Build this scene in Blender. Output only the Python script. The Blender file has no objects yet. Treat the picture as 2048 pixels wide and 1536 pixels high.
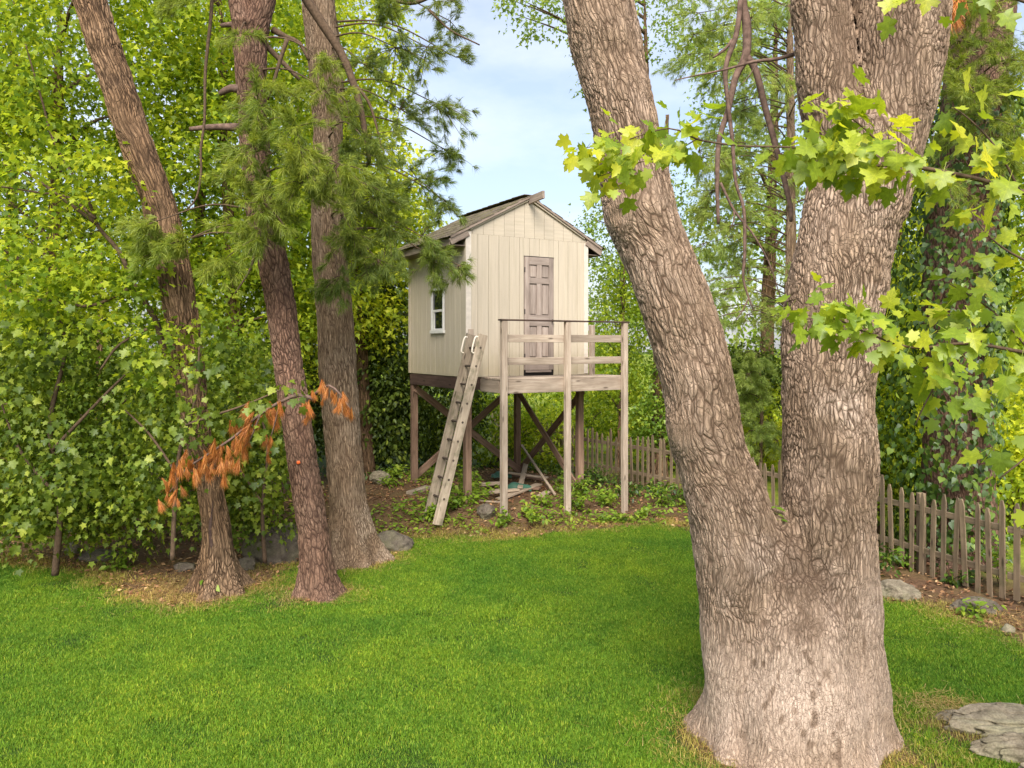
import bpy, bmesh, math, random
import numpy as np
from mathutils import Vector, Matrix, Euler

random.seed(7)
RNG = np.random.default_rng(7)
SC = bpy.context.scene
COL = SC.collection
R = math.radians

# ------------------------------------------------------------------ camera, sky, sun, exposure
EYE = 3.0                                    # the eye stands three metres above the lawn
FPX, HOR = 1540.0, 693.0                     # focal length and horizon row in the 2048 px wide photograph
cam = bpy.data.cameras.new('camera')
cam.sensor_fit = 'HORIZONTAL'
cam.sensor_width = 36.0
cam.lens = 36.0 * FPX / 2048.0
cam.shift_y = -(768.0 - HOR) / 2048.0
cam.clip_start = 0.05
cam.clip_end = 600.0
cam_o = bpy.data.objects.new('camera', cam)
cam_o.location = (0, 0, EYE)
cam_o.rotation_euler = (R(90), 0, 0)
COL.objects.link(cam_o)
SC.camera = cam_o

SUN_EL, SUN_AZ = R(46), R(183)               # azimuth clockwise from +Y: the sun stands behind the eye
W = bpy.data.worlds.new('World')
SC.world = W
W.use_nodes = True
wn, wl = W.node_tree.nodes, W.node_tree.links
wn.clear()
w_out = wn.new('ShaderNodeOutputWorld')
w_bg = wn.new('ShaderNodeBackground')
w_sky = wn.new('ShaderNodeTexSky')
w_sky.sky_type = 'NISHITA'
w_sky.sun_disc = False
w_sky.sun_elevation = SUN_EL
w_sky.sun_rotation = SUN_AZ
w_sky.air_density = 1.0
w_sky.dust_density = 3.5
w_sky.ozone_density = 2.4
w_tc = wn.new('ShaderNodeTexCoord')
w_map = wn.new('ShaderNodeMapping')
w_map.inputs['Scale'].default_value = (1.0, 1.0, 2.6)
w_map.inputs['Location'].default_value = (0.35, 0.2, 0.15)
w_noise = wn.new('ShaderNodeTexNoise')
w_noise.inputs['Scale'].default_value = 2.1
w_noise.inputs['Detail'].default_value = 7
w_noise.inputs['Roughness'].default_value = 0.55
w_ramp = wn.new('ShaderNodeValToRGB')
w_ramp.color_ramp.elements[0].position = 0.46
w_ramp.color_ramp.elements[0].color = (0.20, 0.20, 0.20, 1)
w_ramp.color_ramp.elements[1].position = 0.90
w_ramp.color_ramp.elements[1].color = (0.8, 0.8, 0.8, 1)
w_mix = wn.new('ShaderNodeMix')
w_mix.data_type = 'RGBA'
w_mix.inputs['B'].default_value = (6.2, 6.1, 6.1, 1)   # sunlit cloud
wl.new(w_tc.outputs['Generated'], w_map.inputs['Vector'])
wl.new(w_map.outputs['Vector'], w_noise.inputs['Vector'])
wl.new(w_noise.outputs['Fac'], w_ramp.inputs['Fac'])
wl.new(w_ramp.outputs['Color'], w_mix.inputs['Factor'])
wl.new(w_sky.outputs['Color'], w_mix.inputs['A'])
wl.new(w_mix.outputs['Result'], w_bg.inputs['Color'])
w_bg.inputs['Strength'].default_value = 0.088
wl.new(w_bg.outputs['Background'], w_out.inputs['Surface'])

sun = bpy.data.lights.new('sun', 'SUN')
sun.energy = 2.0
sun.angle = R(32)                            # veiled by thin cloud
sun.color = (1.0, 0.93, 0.82)
sun_o = bpy.data.objects.new('sun', sun)
sd = Vector((math.sin(SUN_AZ) * math.cos(SUN_EL), math.cos(SUN_AZ) * math.cos(SUN_EL), math.sin(SUN_EL)))
sun_o.rotation_euler = sd.to_track_quat('Z', 'Y').to_euler()
sun_o.location = (20, 0, 30)
COL.objects.link(sun_o)

SC.view_settings.view_transform = 'Standard'
SC.view_settings.look = 'None'
SC.view_settings.gamma = 1.0
SC.view_settings.use_curve_mapping = False
SC.view_settings.exposure = 1.58
SC.render.engine = 'CYCLES'
SC.cycles.max_bounces = 8
SC.cycles.diffuse_bounces = 5
SC.cycles.glossy_bounces = 2
SC.cycles.transmission_bounces = 5
SC.cycles.use_denoising = True
SC.cycles.caustics_reflective = False
SC.cycles.caustics_refractive = False


def at(px, py, Y):
    """The point at distance Y that the photograph shows at pixel (px, py)."""
    return np.array([(px - 1024.0) / FPX * Y, Y, EYE + (HOR - py) / FPX * Y])


def gz(x, y):
    """Ground height: a low mound under the playhouse, flat lawn elsewhere."""
    x, y = np.asarray(x, float), np.asarray(y, float)
    r = np.hypot(x + 0.9, y - 15.1)
    t = np.clip((3.2 - r) / 1.3, 0, 1)
    h = 0.28 * t * t * (3 - 2 * t)
    h = h + 0.02 * np.sin(x * 0.9 + 1) * np.sin(y * 0.7)
    return h


# ------------------------------------------------------------------ numbers to meshes
def mesh_np(name, V, F, smooth=False, mat=None, attrs=None):
    """F: one int array (n,3) / (n,4) or a list of such arrays."""
    if isinstance(F, np.ndarray):
        F = [F]
    V = np.asarray(V, np.float32)
    me = bpy.data.meshes.new(name)
    me.vertices.add(len(V))
    me.vertices.foreach_set('co', V.ravel())
    nl = sum(f.size for f in F)
    nf = sum(len(f) for f in F)
    me.loops.add(nl)
    me.polygons.add(nf)
    me.loops.foreach_set('vertex_index', np.concatenate([f.ravel() for f in F]).astype(np.int32))
    starts, s = [], 0
    for f in F:
        starts.append(s + np.arange(len(f)) * f.shape[1])
        s += f.size
    me.polygons.foreach_set('loop_start', np.concatenate(starts).astype(np.int32))
    if smooth:
        me.polygons.foreach_set('use_smooth', np.ones(nf, bool))
    if smooth is False and name in ('gable_board', 'picket', 'shingles', 'rung'):
        me.polygons.foreach_set('use_smooth', np.zeros(nf, bool))
    if attrs:
        for k, a in attrs.items():
            at_ = me.attributes.new(k, 'FLOAT', 'POINT')
            at_.data.foreach_set('value', np.asarray(a, np.float32).ravel())
    me.update(calc_edges=True)
    if mat:
        me.materials.append(mat)
    return me


def ob(name, me, parent=None, loc=None, kind=None):
    o = bpy.data.objects.new(name, me)
    COL.objects.link(o)
    if parent is not None:
        o.parent = parent
    if loc is not None:
        o.location = loc
    if kind:
        o['kind'] = kind
    return o


def tag(o, label=None, cat=None, group=None, kind=None):
    for k, v in (('label', label), ('category', cat), ('group', group), ('kind', kind)):
        if v:
            o[k] = v
    return o


def thing(name, label, cat, loc=(0, 0, 0), rz=0.0, group=None):
    o = bpy.data.objects.new(name, None)
    o.empty_display_size = 0.2
    COL.objects.link(o)
    o.location = loc
    o.rotation_euler = (0, 0, rz)
    return tag(o, label, cat, group)


class MB:
    """Collects verts and faces of one mesh."""
    def __init__(s):
        s.V, s.T, s.Q, s.n = [], [], [], 0

    def add(s, V, T=None, Q=None):
        V = np.asarray(V, float)
        if T is not None and len(T):
            s.T.append(np.asarray(T, int) + s.n)
        if Q is not None and len(Q):
            s.Q.append(np.asarray(Q, int) + s.n)
        s.V.append(V)
        s.n += len(V)

    def mesh(s, name, mat=None, smooth=False):
        F = []
        if s.T:
            F.append(np.concatenate(s.T))
        if s.Q:
            F.append(np.concatenate(s.Q))
        return mesh_np(name, np.concatenate(s.V), F, smooth, mat)


def norm(a):
    a = np.asarray(a, float)
    return a / np.maximum(np.linalg.norm(a, axis=-1, keepdims=True), 1e-9)


def spline(P, rad, step):
    """Resamples a polyline with radii along a Catmull-Rom curve."""
    P = np.asarray(P, float)
    rad = np.asarray(rad, float)
    if len(P) == 2:
        P = np.vstack([P[0], (P[0] + P[1]) / 2, P[1]])
        rad = np.array([rad[0], rad[:].mean(), rad[-1]])
    E = np.vstack([2 * P[0] - P[1], P, 2 * P[-1] - P[-2]])
    out, ro = [], []
    for i in range(1, len(E) - 2):
        L = np.linalg.norm(E[i + 1] - E[i])
        n = max(2, int(L / step))
        t = np.arange(n)[:, None] / n
        a, b, c, d = E[i - 1], E[i], E[i + 1], E[i + 2]
        out.append(0.5 * (2 * b + (c - a) * t + (2 * a - 5 * b + 4 * c - d) * t ** 2 + (3 * b - a - 3 * c + d) * t ** 3))
        tt = t[:, 0]
        s = tt * tt * (3 - 2 * tt)
        ro.append(rad[i - 1] * (1 - s) + rad[i] * s)
    out.append(P[-1:])
    ro.append(rad[-1:])
    return np.concatenate(out), np.concatenate(ro)


def tube(P, rad, nu=8, step=0.1, flare=None):
    """A tube along a curve: V, quads, plus theta and curve length per vertex."""
    C, r = spline(P, rad, step)
    T = norm(np.gradient(C, axis=0))
    ref = np.array([0.0, 1.0, 0.0]) if abs(T[0][1]) < 0.8 else np.array([1.0, 0, 0])
    A = np.zeros_like(C)
    a = norm(ref - T[0] * np.dot(ref, T[0]))
    for i in range(len(C)):
        a = norm(a - T[i] * np.dot(a, T[i]))
        A[i] = a
    B = np.cross(T, A)
    th = np.arange(nu) / nu * 2 * math.pi
    L = np.concatenate([[0], np.cumsum(np.linalg.norm(np.diff(C, axis=0), axis=1))])
    rr = np.repeat(r[:, None], nu, 1)
    if flare is not None:
        rr = rr * flare(L[:, None], th[None, :])
    D = A[:, None, :] * np.cos(th)[None, :, None] + B[:, None, :] * np.sin(th)[None, :, None]
    V = C[:, None, :] + D * rr[:, :, None]
    n = len(C)
    i, j = np.meshgrid(np.arange(n - 1), np.arange(nu), indexing='ij')
    j2 = (j + 1) % nu
    Q = np.stack([i * nu + j, i * nu + j2, (i + 1) * nu + j2, (i + 1) * nu + j], -1).reshape(-1, 4)
    return V.reshape(-1, 3), Q, D.reshape(-1, 3), C, nu


def add_tube(mb, P, rad, nu=6, step=0.1):
    V, Q, D, C, n = tube(P, rad, nu, step)
    cap = len(V)
    V = np.vstack([V, C[-1:] , C[:1]])
    k = np.arange(n)
    last = cap - n
    T = np.vstack([np.stack([last + k, last + (k + 1) % n, np.full(n, cap)], -1),
                   np.stack([(k + 1) % n, k, np.full(n, cap + 1)], -1)])
    mb.add(V, T, Q)


def hash3(i):
    """Three pseudo random numbers in 0..1 per integer cell."""
    i = i.astype(np.int64)
    h = (i[..., 0] * 73856093) ^ (i[..., 1] * 19349663) ^ (i[..., 2] * 83492791)
    out = []
    for k in (1, 2, 3):
        x = (h * (2654435761 + k * 40503) + k * 97531) & 0xFFFFFFFF
        x = ((x ^ (x >> 15)) * 2246822519) & 0xFFFFFFFF
        x = ((x ^ (x >> 13)) * 3266489917) & 0xFFFFFFFF
        out.append(((x ^ (x >> 16)) & 0xFFFFFF) / float(0x1000000))
    return np.stack(out, -1)


def cells(P):
    """Voronoi of scaled points: F2 - F1 and a random number of the nearest cell."""
    P = np.asarray(P, float)
    base = np.floor(P).astype(np.int64)
    f1 = np.full(len(P), 9.0)
    f2 = np.full(len(P), 9.0)
    cid = np.zeros(len(P))
    for dx in (-1, 0, 1):
        for dy in (-1, 0, 1):
            for dz in (-1, 0, 1):
                c = base + np.array([dx, dy, dz])
                h = hash3(c)
                d = np.linalg.norm(c + h - P, axis=1)
                near = d < f1
                f2 = np.where(near, f1, np.minimum(f2, d))
                cid = np.where(near, h[:, 0], cid)
                f1 = np.where(near, d, f1)
    return f2 - f1, cid


def vnoise(P):
    """Smooth value noise in -1..1."""
    P = np.asarray(P, float)
    b = np.floor(P).astype(np.int64)
    f = P - b
    f = f * f * (3 - 2 * f)
    s = 0
    for dx in (0, 1):
        for dy in (0, 1):
            for dz in (0, 1):
                w = (f[:, 0] if dx else 1 - f[:, 0]) * (f[:, 1] if dy else 1 - f[:, 1]) * (f[:, 2] if dz else 1 - f[:, 2])
                s = s + w * hash3(b + np.array([dx, dy, dz]))[:, 0]
    return s * 2 - 1


def sstep(a, b, x):
    t = np.clip((x - a) / (b - a), 0, 1)
    return t * t * (3 - 2 * t)


# ------------------------------------------------------------------ materials
class NT:
    def __init__(s, name):
        s.m = bpy.data.materials.new(name)
        s.m.use_nodes = True
        s.n, s.l = s.m.node_tree.nodes, s.m.node_tree.links
        s.n.clear()
        s.out = s.n.new('ShaderNodeOutputMaterial')

    def new(s, t, **kw):
        n = s.n.new(t)
        for k, v in kw.items():
            if k.startswith('i_'):
                key = k[2:].replace('_', ' ')
                n.inputs[key].default_value = v
            else:
                setattr(n, k, v)
        return n

    def link(s, a, b):
        s.l.new(a, b)

    def ramp(s, src, stops, interp='LINEAR'):
        r = s.new('ShaderNodeValToRGB')
        cr = r.color_ramp
        cr.interpolation = interp
        while len(cr.elements) < len(stops):
            cr.elements.new(0.5)
        for e, (p, c) in zip(cr.elements, stops):
            e.position = p
            e.color = (*c, 1) if not isinstance(c, (int, float)) else (c, c, c, 1)
        s.link(src, r.inputs['Fac'])
        return r.outputs['Color']

    def noise(s, scale, vec=None, detail=5, rough=0.55, dist=0.0):
        n = s.new('ShaderNodeTexNoise', i_Scale=scale, i_Detail=detail, i_Roughness=rough, i_Distortion=dist)
        if vec is not None:
            s.link(vec, n.inputs['Vector'])
        return n.outputs['Fac']

    def mapping(s, vec, scale=(1, 1, 1), loc=None):
        m = s.new('ShaderNodeMapping')
        m.inputs['Scale'].default_value = scale
        if loc is not None:
            if isinstance(loc, tuple):
                m.inputs['Location'].default_value = loc
            else:
                s.link(loc, m.inputs['Location'])
        s.link(vec, m.inputs['Vector'])
        return m.outputs['Vector']

    def mix(s, f, a, b, mode='MIX'):
        m = s.new('ShaderNodeMix', data_type='RGBA', blend_type=mode)
        for v, k in ((f, 'Factor'), (a, 'A'), (b, 'B')):
            if isinstance(v, (int, float)):
                m.inputs[k].default_value = v
            elif isinstance(v, tuple):
                m.inputs[k].default_value = (*v, 1)
            else:
                s.link(v, m.inputs[k])
        return m.outputs['Result']

    def bsdf(s, col, rough=0.8, bump=None, strength=0.3, dist=0.01, spec=0.25, metallic=0.0):
        b = s.new('ShaderNodeBsdfPrincipled')
        if isinstance(col, tuple):
            b.inputs['Base Color'].default_value = (*col, 1)
        else:
            s.link(col, b.inputs['Base Color'])
        if isinstance(rough, (int, float)):
            b.inputs['Roughness'].default_value = rough
        else:
            s.link(rough, b.inputs['Roughness'])
        b.inputs['Specular IOR Level'].default_value = spec
        b.inputs['Metallic'].default_value = metallic
        if bump is not None:
            bp = s.new('ShaderNodeBump', i_Strength=strength, i_Distance=dist)
            s.link(bump, bp.inputs['Height'])
            s.link(bp.outputs['Normal'], b.inputs['Normal'])
        s.link(b.outputs['BSDF'], s.out.inputs['Surface'])
        return s.m

    def coord(s, kind='Object'):
        return s.new('ShaderNodeTexCoord').outputs[kind]

    def rnd_loc(s, k=37.0):
        oi = s.new('ShaderNodeObjectInfo')
        m = s.new('ShaderNodeMath', operation='MULTIPLY')
        m.inputs[1].default_value = k
        s.link(oi.outputs['Random'], m.inputs[0])
        c = s.new('ShaderNodeCombineXYZ')
        for ax in 'XYZ':
            s.link(m.outputs[0], c.inputs[ax])
        return c.outputs[0], oi.outputs['Random']


def wood(name, light, dark, knots=True, moss=0.0):
    t = NT(name)
    loc, rnd = t.rnd_loc()
    v = t.mapping(t.coord(), (1.6, 26, 26), loc)
    g = t.noise(1.0, v, 7, 0.62, 0.6)
    v2 = t.mapping(t.coord(), (1.2, 4, 4), loc)
    big = t.noise(1.6, v2, 4)
    c = t.ramp(g, [(0.30, dark), (0.5, tuple((a + b) / 2 for a, b in zip(light, dark))), (0.72, light)])
    c = t.mix(t.ramp(big, [(0.35, 0.0), (0.7, 0.55)]), c, tuple(x * 0.55 for x in dark))
    tone = t.ramp(rnd, [(0.0, 0.78), (1.0, 1.12)])
    c = t.mix(1.0, c, tone, 'MULTIPLY')
    if knots:
        vk = t.new('ShaderNodeTexVoronoi', i_Scale=1.0, feature='F1')
        t.link(t.mapping(t.coord(), (2.2, 9, 9), loc), vk.inputs['Vector'])
        k = t.ramp(vk.outputs['Distance'], [(0.08, 1.0), (0.17, 0.0)])
        c = t.mix(k, c, tuple(x * 0.4 for x in dark))
    if moss:
        mm = t.ramp(t.noise(7, t.mapping(t.coord(), (1, 1, 1), loc), 5), [(0.52, 0.0), (0.7, moss)])
        c = t.mix(mm, c, (0.07, 0.085, 0.03))
    return t.bsdf(c, 0.85, g, 0.5, 0.004)


def leaf_mat(name, stops, trans=0.5, tgain=1.3, gloss=0.08, rough=0.45, obj_random=False, ty=(1.1, 1.0, 0.6), veins=False):
    """Thin leaf: diffuse, light shining through, a little sheen; the hue differs from leaf to leaf."""
    t = NT(name)
    if obj_random:
        rnd = t.new('ShaderNodeObjectInfo').outputs['Random']
    else:
        rnd = t.new('ShaderNodeNewGeometry').outputs['Random Per Island']
    c = t.ramp(rnd, stops)
    g = t.new('ShaderNodeNewGeometry')
    patch = t.noise(0.9, g.outputs['Position'], 3)
    c = t.mix(1.0, c, t.ramp(patch, [(0.3, (0.72, 0.8, 0.8)), (0.7, (1.22, 1.12, 1.0))]), 'MULTIPLY')
    if veins:                                  # pale midrib and side ribs, mottled blade
        sp = t.new('ShaderNodeSeparateXYZ')
        t.link(t.coord(), sp.inputs[0])

        def mth(op, a_, b_=None):
            n_ = t.new('ShaderNodeMath', operation=op)
            for i_, v_ in enumerate((a_, b_)):
                if v_ is None:
                    continue
                if isinstance(v_, (int, float)):
                    n_.inputs[i_].default_value = v_
                else:
                    t.link(v_, n_.inputs[i_])
            return n_.outputs[0]
        ay = mth('ABSOLUTE', sp.outputs['Y'])
        rib = ay
        for k_, off_ in ((1.15, 0.04), (0.75, 0.28), (0.75, 0.5), (2.6, 0.0)):
            rib = mth('MINIMUM', rib, mth('ABSOLUTE', mth('SUBTRACT', ay, mth('MULTIPLY', mth('SUBTRACT', sp.outputs['X'], off_), k_))))
        c = t.mix(t.ramp(rib, [(0.006, 0.5), (0.022, 0.0)]), c, t.mix(1.0, c, (1.5, 1.35, 1.6), 'MULTIPLY'))
        c = t.mix(1.0, c, t.ramp(t.noise(5, t.coord(), 4), [(0.3, 0.78), (0.7, 1.15)]), 'MULTIPLY')
    d = t.new('ShaderNodeBsdfDiffuse')
    tr = t.new('ShaderNodeBsdfTranslucent')
    gl = t.new('ShaderNodeBsdfGlossy', i_Roughness=rough)
    gl.inputs['Color'].default_value = (0.9, 0.95, 1, 1)
    t.link(c, d.inputs['Color'])
    t.link(t.mix(1.0, c, tuple(x * tgain for x in ty), 'MULTIPLY'), tr.inputs['Color'])
    m1 = t.new('ShaderNodeMixShader', i_Fac=trans)
    t.link(d.outputs[0], m1.inputs[1])
    t.link(tr.outputs[0], m1.inputs[2])
    m2 = t.new('ShaderNodeMixShader', i_Fac=gloss)
    t.link(m1.outputs[0], m2.inputs[1])
    t.link(gl.outputs[0], m2.inputs[2])
    t.link(m2.outputs[0], t.out.inputs['Surface'])
    return t.m


def bark_mat(name, plate, furrow, pale, cell=(0.036, 0.22), fine_cell=(0.05, 0.075), amp=0.016, pale_amt=0.5, stain=None, tone=(0.72, 1.2)):
    """Bark split by long furrows and thin cross cracks; 'bk' holds each point's place on the stem in metres."""
    t = NT(name)
    bk = t.new('ShaderNodeAttribute', attribute_name='bk').outputs['Vector']
    pos = t.new('ShaderNodeNewGeometry').outputs['Position']
    calm = t.new('ShaderNodeAttribute', attribute_name='calm').outputs['Fac']

    def vor(c, feature, k=1.0):
        v = t.new('ShaderNodeTexVoronoi', i_Scale=1.0, feature=feature)
        v.inputs['Randomness'].default_value = 0.95
        t.link(t.mapping(bk, (k / c[0], k / c[0], k / c[1])), v.inputs['Vector'])
        return v
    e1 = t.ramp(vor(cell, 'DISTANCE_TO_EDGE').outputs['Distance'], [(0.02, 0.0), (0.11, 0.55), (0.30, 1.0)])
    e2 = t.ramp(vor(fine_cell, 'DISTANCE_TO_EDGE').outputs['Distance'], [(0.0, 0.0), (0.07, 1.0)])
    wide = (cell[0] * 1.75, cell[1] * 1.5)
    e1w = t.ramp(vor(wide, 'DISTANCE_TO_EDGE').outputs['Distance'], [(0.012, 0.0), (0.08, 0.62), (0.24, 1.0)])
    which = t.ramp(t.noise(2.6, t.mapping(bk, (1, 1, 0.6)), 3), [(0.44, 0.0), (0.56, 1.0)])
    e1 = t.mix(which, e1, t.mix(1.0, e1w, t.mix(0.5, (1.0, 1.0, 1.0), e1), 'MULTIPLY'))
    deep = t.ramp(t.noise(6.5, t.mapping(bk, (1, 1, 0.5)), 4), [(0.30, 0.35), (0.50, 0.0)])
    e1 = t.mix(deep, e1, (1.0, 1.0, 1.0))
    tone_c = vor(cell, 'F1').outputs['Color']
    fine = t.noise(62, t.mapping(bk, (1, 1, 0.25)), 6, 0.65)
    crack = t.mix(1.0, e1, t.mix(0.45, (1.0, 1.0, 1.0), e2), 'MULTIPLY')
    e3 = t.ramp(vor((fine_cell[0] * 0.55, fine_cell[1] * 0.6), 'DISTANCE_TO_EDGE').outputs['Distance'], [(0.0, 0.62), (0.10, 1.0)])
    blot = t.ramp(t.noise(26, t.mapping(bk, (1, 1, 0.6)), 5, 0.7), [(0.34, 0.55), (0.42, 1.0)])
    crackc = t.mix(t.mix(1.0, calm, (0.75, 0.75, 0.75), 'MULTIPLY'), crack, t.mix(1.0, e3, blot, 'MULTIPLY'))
    mid = t.noise(5, t.mapping(pos, (1, 1, 0.45)), 4)
    big = t.noise(1.15, pos, 4, 0.6)
    c = t.mix(1.0, plate, t.ramp(tone_c, [(0, tone[0]), (1, tone[1])]), 'MULTIPLY')
    c = t.mix(t.ramp(mid, [(0.42, 0.0), (0.68, pale_amt)]), c, pale)
    c = t.mix(1.0, c, t.ramp(big, [(0.3, (0.82, 0.79, 0.75)), (0.7, (1.12, 1.11, 1.1))]), 'MULTIPLY')
    p2 = t.new('ShaderNodeAttribute', attribute_name='pale')
    c = t.mix(p2.outputs['Fac'], c, pale)
    c = t.mix(1.0, c, t.ramp(fine, [(0.3, (0.66, 0.64, 0.62)), (0.7, (1.22, 1.22, 1.22))]), 'MULTIPLY')
    if stain:
        st = t.new('ShaderNodeAttribute', attribute_name='stain')
        c = t.mix(st.outputs['Fac'], c, stain)
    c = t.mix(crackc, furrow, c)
    m = t.bsdf(c, 0.92, fine, 0.5, 0.008, 0.1)
    d = t.new('ShaderNodeDisplacement')
    d.inputs['Midlevel'].default_value = 0.9
    d.inputs['Scale'].default_value = amp
    hgt = t.mix(0.16, crackc, fine)
    t.link(hgt, d.inputs['Height'])
    t.link(d.outputs[0], t.out.inputs['Displacement'])
    m.displacement_method = 'BOTH'
    return m


M = {}
M['deck'] = wood('weathered_wood', (0.58, 0.485, 0.395), (0.29, 0.22, 0.165))
M['post'] = wood('brown_wood', (0.36, 0.235, 0.165), (0.16, 0.098, 0.068))
M['sill'] = wood('dark_wood', (0.11, 0.07, 0.055), (0.05, 0.03, 0.025))
M['ladder'] = wood('ladder_wood', (0.56, 0.465, 0.36), (0.26, 0.205, 0.15), True, 0.5)
M['door'] = wood('door_wood', (0.47, 0.395, 0.35), (0.26, 0.205, 0.175), False)
M['picket'] = wood('picket_wood', (0.34, 0.255, 0.165), (0.15, 0.108, 0.07), True, 0.4)
M['trimwood'] = wood('trim_wood', (0.44, 0.36, 0.30), (0.20, 0.15, 0.12))
M['lumber'] = wood('lumber_wood', (0.62, 0.50, 0.38), (0.32, 0.235, 0.165))
M['dowel'] = wood('dowel_wood', (0.13, 0.10, 0.08), (0.06, 0.045, 0.035), False)


def siding():
    t = NT('siding_paint')
    loc, rnd = t.rnd_loc()
    v = t.mapping(t.coord(), (1.5, 30, 30), loc)
    g = t.noise(1.0, v, 6, 0.6)
    sp = t.noise(55, t.coord(), 3, 0.6)
    c = t.mix(1.0, (0.50, 0.438, 0.35), t.ramp(g, [(0.3, 0.9), (0.7, 1.06)]), 'MULTIPLY')
    c = t.mix(1.0, c, t.ramp(rnd, [(0, 0.95), (1, 1.04)]), 'MULTIPLY')
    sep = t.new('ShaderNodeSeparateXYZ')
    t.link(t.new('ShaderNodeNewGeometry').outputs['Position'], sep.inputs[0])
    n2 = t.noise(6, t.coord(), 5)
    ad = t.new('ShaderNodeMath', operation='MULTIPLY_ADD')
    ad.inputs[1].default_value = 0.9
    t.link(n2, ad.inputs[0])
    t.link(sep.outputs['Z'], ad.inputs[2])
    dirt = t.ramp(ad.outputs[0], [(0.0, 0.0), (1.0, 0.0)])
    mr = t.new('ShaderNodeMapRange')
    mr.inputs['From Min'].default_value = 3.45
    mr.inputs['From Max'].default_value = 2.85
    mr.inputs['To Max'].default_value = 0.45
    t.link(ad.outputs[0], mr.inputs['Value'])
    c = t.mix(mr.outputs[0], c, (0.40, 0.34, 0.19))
    st_ = t.ramp(t.noise(1.0, t.mapping(t.coord(), (0.9, 9, 9), loc), 4), [(0.5, 0.0), (0.75, 0.22)])
    c = t.mix(st_, c, (0.36, 0.30, 0.20))
    bl = t.ramp(sp, [(0.58, 0.0), (0.74, 0.42)])
    c = t.mix(bl, c, (0.40, 0.33, 0.24))
    return t.bsdf(c, 0.7, g, 0.4, 0.004)


M['siding'] = siding()


def simple(name, col, rough=0.6, var=0.12, scale=14, spec=0.3, bump=0.15):
    t = NT(name)
    n = t.noise(scale, t.coord(), 5)
    c = t.mix(1.0, col, t.ramp(n, [(0.3, 1 - var), (0.7, 1 + var)]), 'MULTIPLY')
    return t.bsdf(c, rough, n, bump, 0.004, spec)


M['white'] = simple('white_paint', (0.66, 0.65, 0.63), 0.5, 0.06)
M['corner'] = simple('corner_paint', (0.60, 0.545, 0.48), 0.6, 0.12, 9)
M['handle'] = simple('handle_plastic', (0.78, 0.70, 0.60), 0.4, 0.05)
M['iron'] = simple('old_iron', (0.06, 0.05, 0.045), 0.55, 0.2)
M['void'] = simple('dark_gap', (0.012, 0.010, 0.009), 0.9, 0.1)
M['orange'] = simple('orange_paint', (0.75, 0.13, 0.03), 0.5, 0.1)
M['tarp'] = simple('green_tarp', (0.05, 0.13, 0.09), 0.4, 0.2, 6)
M['interior'] = simple('bare_board', (0.16, 0.12, 0.085), 0.9, 0.2)


def shingle():
    t = NT('asphalt_shingle')
    loc, rnd = t.rnd_loc()
    n = t.noise(60, t.mapping(t.coord(), (1, 1, 1), loc), 4, 0.7)
    m = t.noise(5, t.mapping(t.coord(), (1, 1, 1), loc), 5)
    c = t.ramp(n, [(0.3, (0.075, 0.06, 0.048)), (0.7, (0.20, 0.165, 0.13))])
    c = t.mix(1.0, c, t.ramp(rnd, [(0, 0.75), (1, 1.25)]), 'MULTIPLY')
    c = t.mix(t.ramp(m, [(0.46, 0.0), (0.66, 0.75)]), c, (0.13, 0.125, 0.045))
    return t.bsdf(c, 0.95, n, 0.6, 0.006, 0.1)


M['shingle'] = shingle()


def glass():
    t = NT('window_glass')
    d = t.new('ShaderNodeBsdfPrincipled')
    d.inputs['Base Color'].default_value = (0.012, 0.016, 0.014, 1)
    d.inputs['Roughness'].default_value = 0.03
    d.inputs['Specular IOR Level'].default_value = 0.75
    t.link(d.outputs[0], t.out.inputs['Surface'])
    return t.m


M['glass'] = glass()


def rock_mat(name, a, b, lichen=(0.36, 0.38, 0.27), amt=0.7):
    t = NT(name)
    pos = t.new('ShaderNodeNewGeometry').outputs['Position']
    n1 = t.noise(9, pos, 8, 0.65, 0.4)
    n2 = t.noise(3.0, pos, 5, 0.6, 0.6)
    n3 = t.noise(70, pos, 3)
    c = t.ramp(n1, [(0.3, a), (0.7, b)])
    c = t.mix(t.ramp(n2, [(0.45, 0.0), (0.65, amt)]), c, lichen)
    c = t.mix(1.0, c, t.ramp(n3, [(0.3, 0.75), (0.7, 1.2)]), 'MULTIPLY')
    return t.bsdf(c, 0.9, n1, 0.7, 0.03, 0.15)


M['rock'] = rock_mat('granite', (0.085, 0.070, 0.048), (0.30, 0.255, 0.185), (0.29, 0.275, 0.175))
M['rock_grey'] = rock_mat('grey_granite', (0.060, 0.050, 0.040), (0.17, 0.142, 0.112), (0.15, 0.145, 0.085), 0.6)

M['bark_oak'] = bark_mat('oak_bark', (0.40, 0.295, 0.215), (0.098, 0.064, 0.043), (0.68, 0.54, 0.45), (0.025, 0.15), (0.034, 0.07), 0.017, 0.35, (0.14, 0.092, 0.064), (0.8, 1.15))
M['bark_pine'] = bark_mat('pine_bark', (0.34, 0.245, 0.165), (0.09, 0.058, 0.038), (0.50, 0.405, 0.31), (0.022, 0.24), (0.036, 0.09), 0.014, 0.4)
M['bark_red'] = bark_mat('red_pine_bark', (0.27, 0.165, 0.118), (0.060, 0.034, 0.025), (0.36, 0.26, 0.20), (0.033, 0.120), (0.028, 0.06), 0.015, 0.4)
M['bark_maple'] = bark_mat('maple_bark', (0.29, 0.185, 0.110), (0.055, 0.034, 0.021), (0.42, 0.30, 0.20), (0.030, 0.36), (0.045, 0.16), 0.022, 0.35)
M['twig'] = simple('twig_bark', (0.10, 0.068, 0.045), 0.9, 0.35, 30, 0.1, 0.5)
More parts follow.
